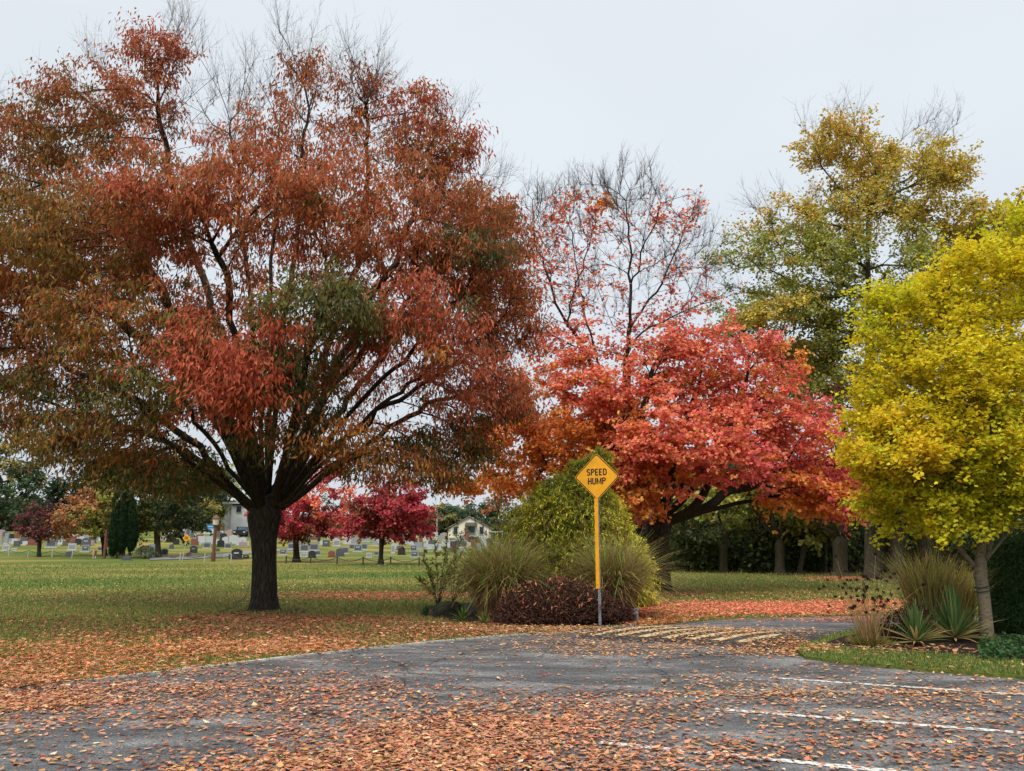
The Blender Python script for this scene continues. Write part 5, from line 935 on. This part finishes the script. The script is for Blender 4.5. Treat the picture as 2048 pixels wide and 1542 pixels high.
# dark car among the graves
b = ground(478, 1074); D = b[1] + 0; cb = b; CARM = solid('car_paint', '#1c2024', .25, spec=.6); cr_ = thing('parked_car', 'dark car parked head on in front of the white building', 'car', b)
MB().prism([(-.92, .3), (.92, .3), (.95, .75), (.85, .95), (-.85, .95), (-.95, .75)], 0, 4.3, cb).prism([(-.82, .95), (.82, .95), (.62, 1.42), (-.62, 1.42)], 1.3, 3.7, cb).build('body', CARM, cr_)
MB().prism([(-.72, .98), (.72, .98), (.56, 1.36), (-.56, 1.36)], 1.26, 1.31, cb).build('windshield', solid('car_glass', '#5a6c7c', .1), cr_)
for s_ in (-.8, .8):
    for y_ in (.8, 3.5): aa = np.linspace(0, 6.283, 17)[:-1]; MB().tube([cb + [s_ - .1, y_, .32], cb + [s_ + .1, y_, .32]], .32, 14).build('wheel', BLK, cr_)
    MB().box(cb + [s_ * .85, -.02, .68], (.3, .05, .14)).build('headlight', solid('lamp_lens', '#c0c4c8', .2), cr_)

# ------------------------------------------------------------------ cemetery
ST = {k_: noisemat('granite_' + k_, c_, 9, .5, spec=.4) for k_, c_ in {
  'grey': ['#7a7f84', '#8c9196', '#9a9ea2'], 'pale': ['#a0a6aa', '#b4b8ba', '#c4c6c6'], 'black': ['#1c1e22', '#2a2c30', '#34363a'], 'red': ['#6e4038', '#7e4c42', '#8a584c'], 'brown': ['#5c4c48', '#6a5a54', '#78685f'], 'dark grey': ['#44484e', '#52565c', '#5e6266'], 'pink': ['#94807a', '#a48e88', '#b09c96']}.items()}
FACE = {'grey': 'dark grey', 'pale': 'grey', 'black': 'black', 'red': 'red', 'brown': 'brown', 'dark grey': 'dark grey', 'pink': 'pink'}
INS = solid('inscription', '#b0b2b2', .7)
PROF = {'arched': [(-.5, 0), (.5, 0), (.5, .72), (.3, .86), (0, .92), (-.3, .86), (-.5, .72)], 'flat': [(-.5, 0), (.5, 0), (.5, .82), (-.5, .82)], 'curved': [(-.5, 0), (.5, 0), (.5, .78), (.38, .78), (.2, .9), (0, .95), (-.2, .9), (-.38, .78), (-.5, .78)],
        'low': [(-.5, 0), (.5, 0), (.5, .42), (.4, .5), (-.4, .5), (-.5, .42)], 'tall': [(-.3, 0), (.3, 0), (.3, 1.5), (.2, 1.62), (-.2, 1.62), (-.3, 1.5)], 'cross': [(-.3, 0), (.3, 0), (.22, .3), (.1, .3), (.1, .9), (.32, .9), (.32, 1.1), (.1, 1.1), (.1, 1.4), (-.1, 1.4), (-.1, 1.1), (-.32, 1.1), (-.32, .9), (-.1, .9), (-.1, .3), (-.22, .3)]}
cache = {}
def stone(px, py, wpx, col, shape_, label, group='headstones in the cemetery', detail=True, ins=False, hgt=1.0, D=None):
    b = ground(px, py); s = scl(b[1]); wd = wpx / s
    if (col, shape_, detail, ins) not in cache:
        r = thing('headstone', 'x', 'headstone', (0, 0, 0)); w0 = {'tall': .75, 'cross': .8}.get(shape_, 1.25)
        MB().box([0, .0, .06], (w0, .42, .16)).build('base', ST['pale' if col in ('grey', 'pale') else col], r)
        stn = MB().prism([(x, z + .135) for x, z in PROF[shape_]], -.11, .11, (0, 0, 0)).build('stone', ST[col], r)
        if detail:
            p = PROF[shape_]; zm = max(z for _, z in p)
            if shape_ != 'cross':
                wf = .4 if shape_ != 'tall' else .22
                MB().box([0, -.118, .135 + zm * .45], (wf * 2, .016, zm * .62)).build('face_panel', ST[FACE[col]], stn)
                if ins: MB().box([0, -.132, .135 + zm * .55], (wf * 1.2, .012, zm * .13)).build('inscription', INS, stn)
        cache[(col, shape_, detail, ins)] = r; src = r; o = r
    else:
        src = cache[(col, shape_, detail, ins)]; o = src.copy(); COL.objects.link(o)
        def cp(sr, ds):
            for ch in list(sr.children):
                if ch.name.startswith('headstone'): continue
                c = ch.copy(); COL.objects.link(c); c.parent = ds; cp(ch, c)
        cp(src, o)
    base_w = {'tall': .75, 'cross': .8}.get(shape_, 1.25); k_ = wd / base_w
    o.location = [float(v) for v in (b[0], b[1], b[2] - .03)]; o.scale = (k_, k_ if k_ < 1.4 else 1.2, k_ * hgt); o.rotation_euler = (0, 0, rng.normal(0, .06)); tag(o, label, 'headstone', group)
    return o
near = [ # px, base py, width px, colour, shape, label
 (12, 1102, 17, 'pale', 'flat', 'pale grey flat topped headstone at the far left edge behind the fence'), (28, 1102, 12, 'pale', 'low', 'low pale headstone beside the flat topped one at the far left'), (33, 1093, 15, 'dark grey', 'flat', 'dark grey polished headstone above the low pale one at the far left'),
 (64, 1091, 22, 'red', 'flat', 'wide red brown headstone left of the small purple tree'), (137, 1114, 14, 'dark grey', 'flat', 'dark headstone standing at the fence under the orange tree'), (144, 1101, 19, 'pale', 'flat', 'pale blank headstone behind the dark fence line stone'), (171, 1104, 19, 'grey', 'flat', 'grey framed headstone with bright inscription under the orange tree'),
 (102, 1096, 24, 'grey', 'curved', 'wide grey curved headstone right of the small purple tree'), (172, 1092, 20, 'dark grey', 'arched', 'dark arched headstone behind the framed one under the orange tree'), (134, 1092, 22, 'brown', 'low', 'low brown headstone in the shade of the orange tree'), (200, 1102, 12, 'grey', 'flat', 'grey headstone half hidden by the tall brown post'),
 (253, 1121, 20, 'dark grey', 'low', 'low dark rounded marker at the foot of the columnar evergreens'), (302, 1117, 14, 'grey', 'tall', 'tall grey headstone behind the weeping shrub'), (329, 1111, 17, 'grey', 'arched', 'blue grey arched headstone right of the dark tree trunk'), (343, 1098, 11, 'dark grey', 'arched', 'small lone dark headstone on the slope right of the dark tree'),
 (346, 1117, 14, 'brown', 'low', 'flat brown plaque near the fence'), (387, 1106, 18, 'dark grey', 'arched', 'dark arched headstone with inscription right of the yellow sign'), (378, 1112, 14, 'pink', 'low', 'low pinkish headstone right of the yellow sign post'), (414, 1097, 17, 'grey', 'flat', 'light grey headstone left of the lamp post'), (434, 1103, 13, 'brown', 'low', 'low brown headstone just right of the lamp post'),
 (451, 1115, 9, 'pale', 'arched', 'small white upright marker right of the lamp post'), (473, 1119, 26, 'black', 'arched', 'large black polished headstone right of the lamp post'), (462, 1117, 11, 'black', 'flat', 'black side stone touching the large black headstone'), (492, 1117, 14, 'black', 'low', 'low black headstone between the large black one and the great trunk'),
 (441, 1094, 17, 'black', 'arched', 'black arched headstone up the slope right of the lamp post'), (456, 1098, 16, 'grey', 'flat', 'grey headstone beside the black one up the slope'), (473, 1082, 14, 'red', 'flat', 'red brown upright headstone below the parked car'), (486, 1094, 20, 'pink', 'low', 'low pinkish headstone left of the great trunk'), (376, 1078, 12, 'grey', 'tall', 'tall pale headstone above the yellow diamond sign'),
 (566, 1110, 17, 'grey', 'flat', 'grey headstone with bright plates left of the red maple trunk'), (583, 1099, 18, 'grey', 'flat', 'grey headstone behind the red maple trunk'), (609, 1104, 22, 'grey', 'flat', 'blue grey headstone just right of the red maple trunk'), (628, 1102, 22, 'grey', 'flat', 'grey headstone second to the right of the red maple trunk'), (608, 1114, 17, 'pale', 'low', 'low pale headstone at the foot of the red maple'),
 (624, 1116, 18, 'black', 'arched', 'black headstone with flowers right of the red maple'), (636, 1111, 13, 'grey', 'arched', 'grey arched headstone behind the black one with flowers'), (663, 1115, 16, 'red', 'arched', 'small red brown headstone between the two maples'), (680, 1113, 20, 'dark grey', 'arched', 'dark grey headstone right of the small red brown one'), (690, 1108, 18, 'grey', 'arched', 'grey headstone overlapping the dark grey one between the maples'),
 (716, 1104, 20, 'grey', 'arched', 'grey arched headstone with a bright inscription left of the crimson maple'), (728, 1100, 17, 'grey', 'arched', 'grey arched headstone just behind the inscribed one'), (706, 1097, 16, 'dark grey', 'low', 'dark low headstone up the slope left of the crimson maple'), (738, 1115, 13, 'pale', 'flat', 'small pale blue headstone left of the crimson maple trunk'), (753, 1111, 12, 'grey', 'flat', 'grey headstone half behind the crimson maple trunk'),
 (652, 1093, 17, 'dark grey', 'flat', 'dark headstone with pale inscription up the slope between the maples'), (673, 1093, 17, 'pale', 'curved', 'pale headstone with a heart shaped panel up the slope'), (786, 1107, 9, 'pale', 'tall', 'slim white upright headstone right of the crimson trunk'), (803, 1110, 18, 'black', 'arched', 'black arched headstone below the crimson foliage'), (829, 1115, 18, 'grey', 'flat', 'grey headstone with bright frame at the front right of the cemetery'),
 (827, 1103, 16, 'grey', 'arched', 'grey arched headstone behind the bright framed one'), (844, 1112, 14, 'brown', 'low', 'low brown headstone right of the bright framed one'), (851, 1106, 9, 'black', 'flat', 'narrow black headstone near the green sapling'), (876, 1112, 12, 'brown', 'flat', 'brown headstone behind the leaves of the sapling'), (905, 1105, 15, 'brown', 'flat', 'dark brown headstone left of the tall grass'), (925, 1103, 12, 'pale', 'arched', 'pale headstone behind the tall thin sapling')]
for i, (x, y, w_, c_, s_, lab) in enumerate(near): stone(x, y, w_, c_, s_, lab, ins=('inscription' in lab or 'plates' in lab or 'large black' in lab or 'frame' in lab), hgt=1.0 if s_ != 'tall' else .9)
cols_ = ['grey', 'grey', 'pale', 'pale', 'pale', 'dark grey', 'red', 'pink', 'brown', 'black']; shp = ['flat', 'arched', 'curved', 'flat', 'low', 'tall']
bands = [(-10, 62, 'at the far left'), (62, 205, 'under the orange tree'), (320, 420, 'left of the lamp post'), (432, 505, 'right of the lamp post'), (560, 640, 'behind the red maple'), (640, 760, 'between the two maples'), (760, 860, 'behind the crimson maple'), (860, 1000, 'behind the sapling')]
seen = set()
for (x0, x1, where) in bands:
    k = int((x1 - x0) / 105 * 25)
    for i in range(k):
        y = rng.uniform(1066, 1092) + (9 if x0 > 750 else 0); c_ = cols_[rng.integers(len(cols_))]; s_ = shp[rng.integers(len(shp))]; w_ = rng.uniform(.8, 1.2) * (11 + (y - 1066) * .24)
        row = 'topmost rows' if y < 1073 + (9 if x0 > 750 else 0) else 'middle rows' if y < 1083 + (9 if x0 > 750 else 0) else 'lower rows'
        for _t in range(25):
            if (c_, s_, row, where, min(2, int(3 * i / k))) not in seen: break
            c_ = cols_[rng.integers(len(cols_))]; s_ = shp[rng.integers(len(shp))]
        seen.add((c_, s_, row, where, min(2, int(3 * i / k))))
        part_ = ('left end', 'middle', 'right end')[min(2, int(3 * i / k))]
        stone(x0 + (x1 - x0) * (i + rng.uniform(.1, .9)) / k, y, w_ * (.55 if s_ == 'tall' else 1), c_, s_, f'{c_} {s_} headstone in the {row} {where}, {part_}', f'{c_} {s_} headstones in the {row} {where}, {part_}', detail=False)
# mausoleum
b = ground(918, 1098); b = b * 1.0; D = b[1]; s = scl(D); mz = thing('monument', 'large dark red family monument with a pale top in front of the cream house', 'monument', b); wd = 30 / s; h_ = 17 / s
MB().box([b[0] - wd * .32, b[1], b[2] + h_ * .25], (wd * .3, .6, h_ * .5)).box([b[0] + wd * .32, b[1], b[2] + h_ * .25], (wd * .3, .6, h_ * .5)).build('pillar', ST['red'], mz)
MB().box([b[0], b[1], b[2] + h_ * .7], (wd, .7, h_ * .4)).build('lintel', ST['dark grey'], mz); MB().box([b[0], b[1], b[2] + h_ * .94], (wd * 1.05, .8, h_ * .09)).build('capstone', ST['pale'], mz)
# cemetery road
P1 = np.array([ground(*p) for p in [(300, 1117), (380, 1113), (450, 1108), (520, 1101), (600, 1098)]]); P2 = np.array([ground(*p) for p in [(300, 1121), (380, 1119), (450, 1114), (520, 1106), (600, 1101)]])
def fine(P): T = np.linspace(0, len(P) - 1, 41); return np.stack([np.interp(T, np.arange(len(P)), P[:, i]) for i in range(3)], 1)
A, B = fine(P1), fine(P2); V = np.concatenate([A * (1 - t) + B * t for t in np.linspace(0, 1, 5)]); V[:, 2] = terrain(V[:, 0], V[:, 1]) + .05; a = (np.arange(4)[:, None] * 41 + np.arange(40)[None]).ravel()
mk('gravel_road', V, np.stack([a, a + 41, a + 42, a + 1], 1), noisemat('gravel', ['#6c6c6c', '#80807e'], 8, .9), kind='structure')
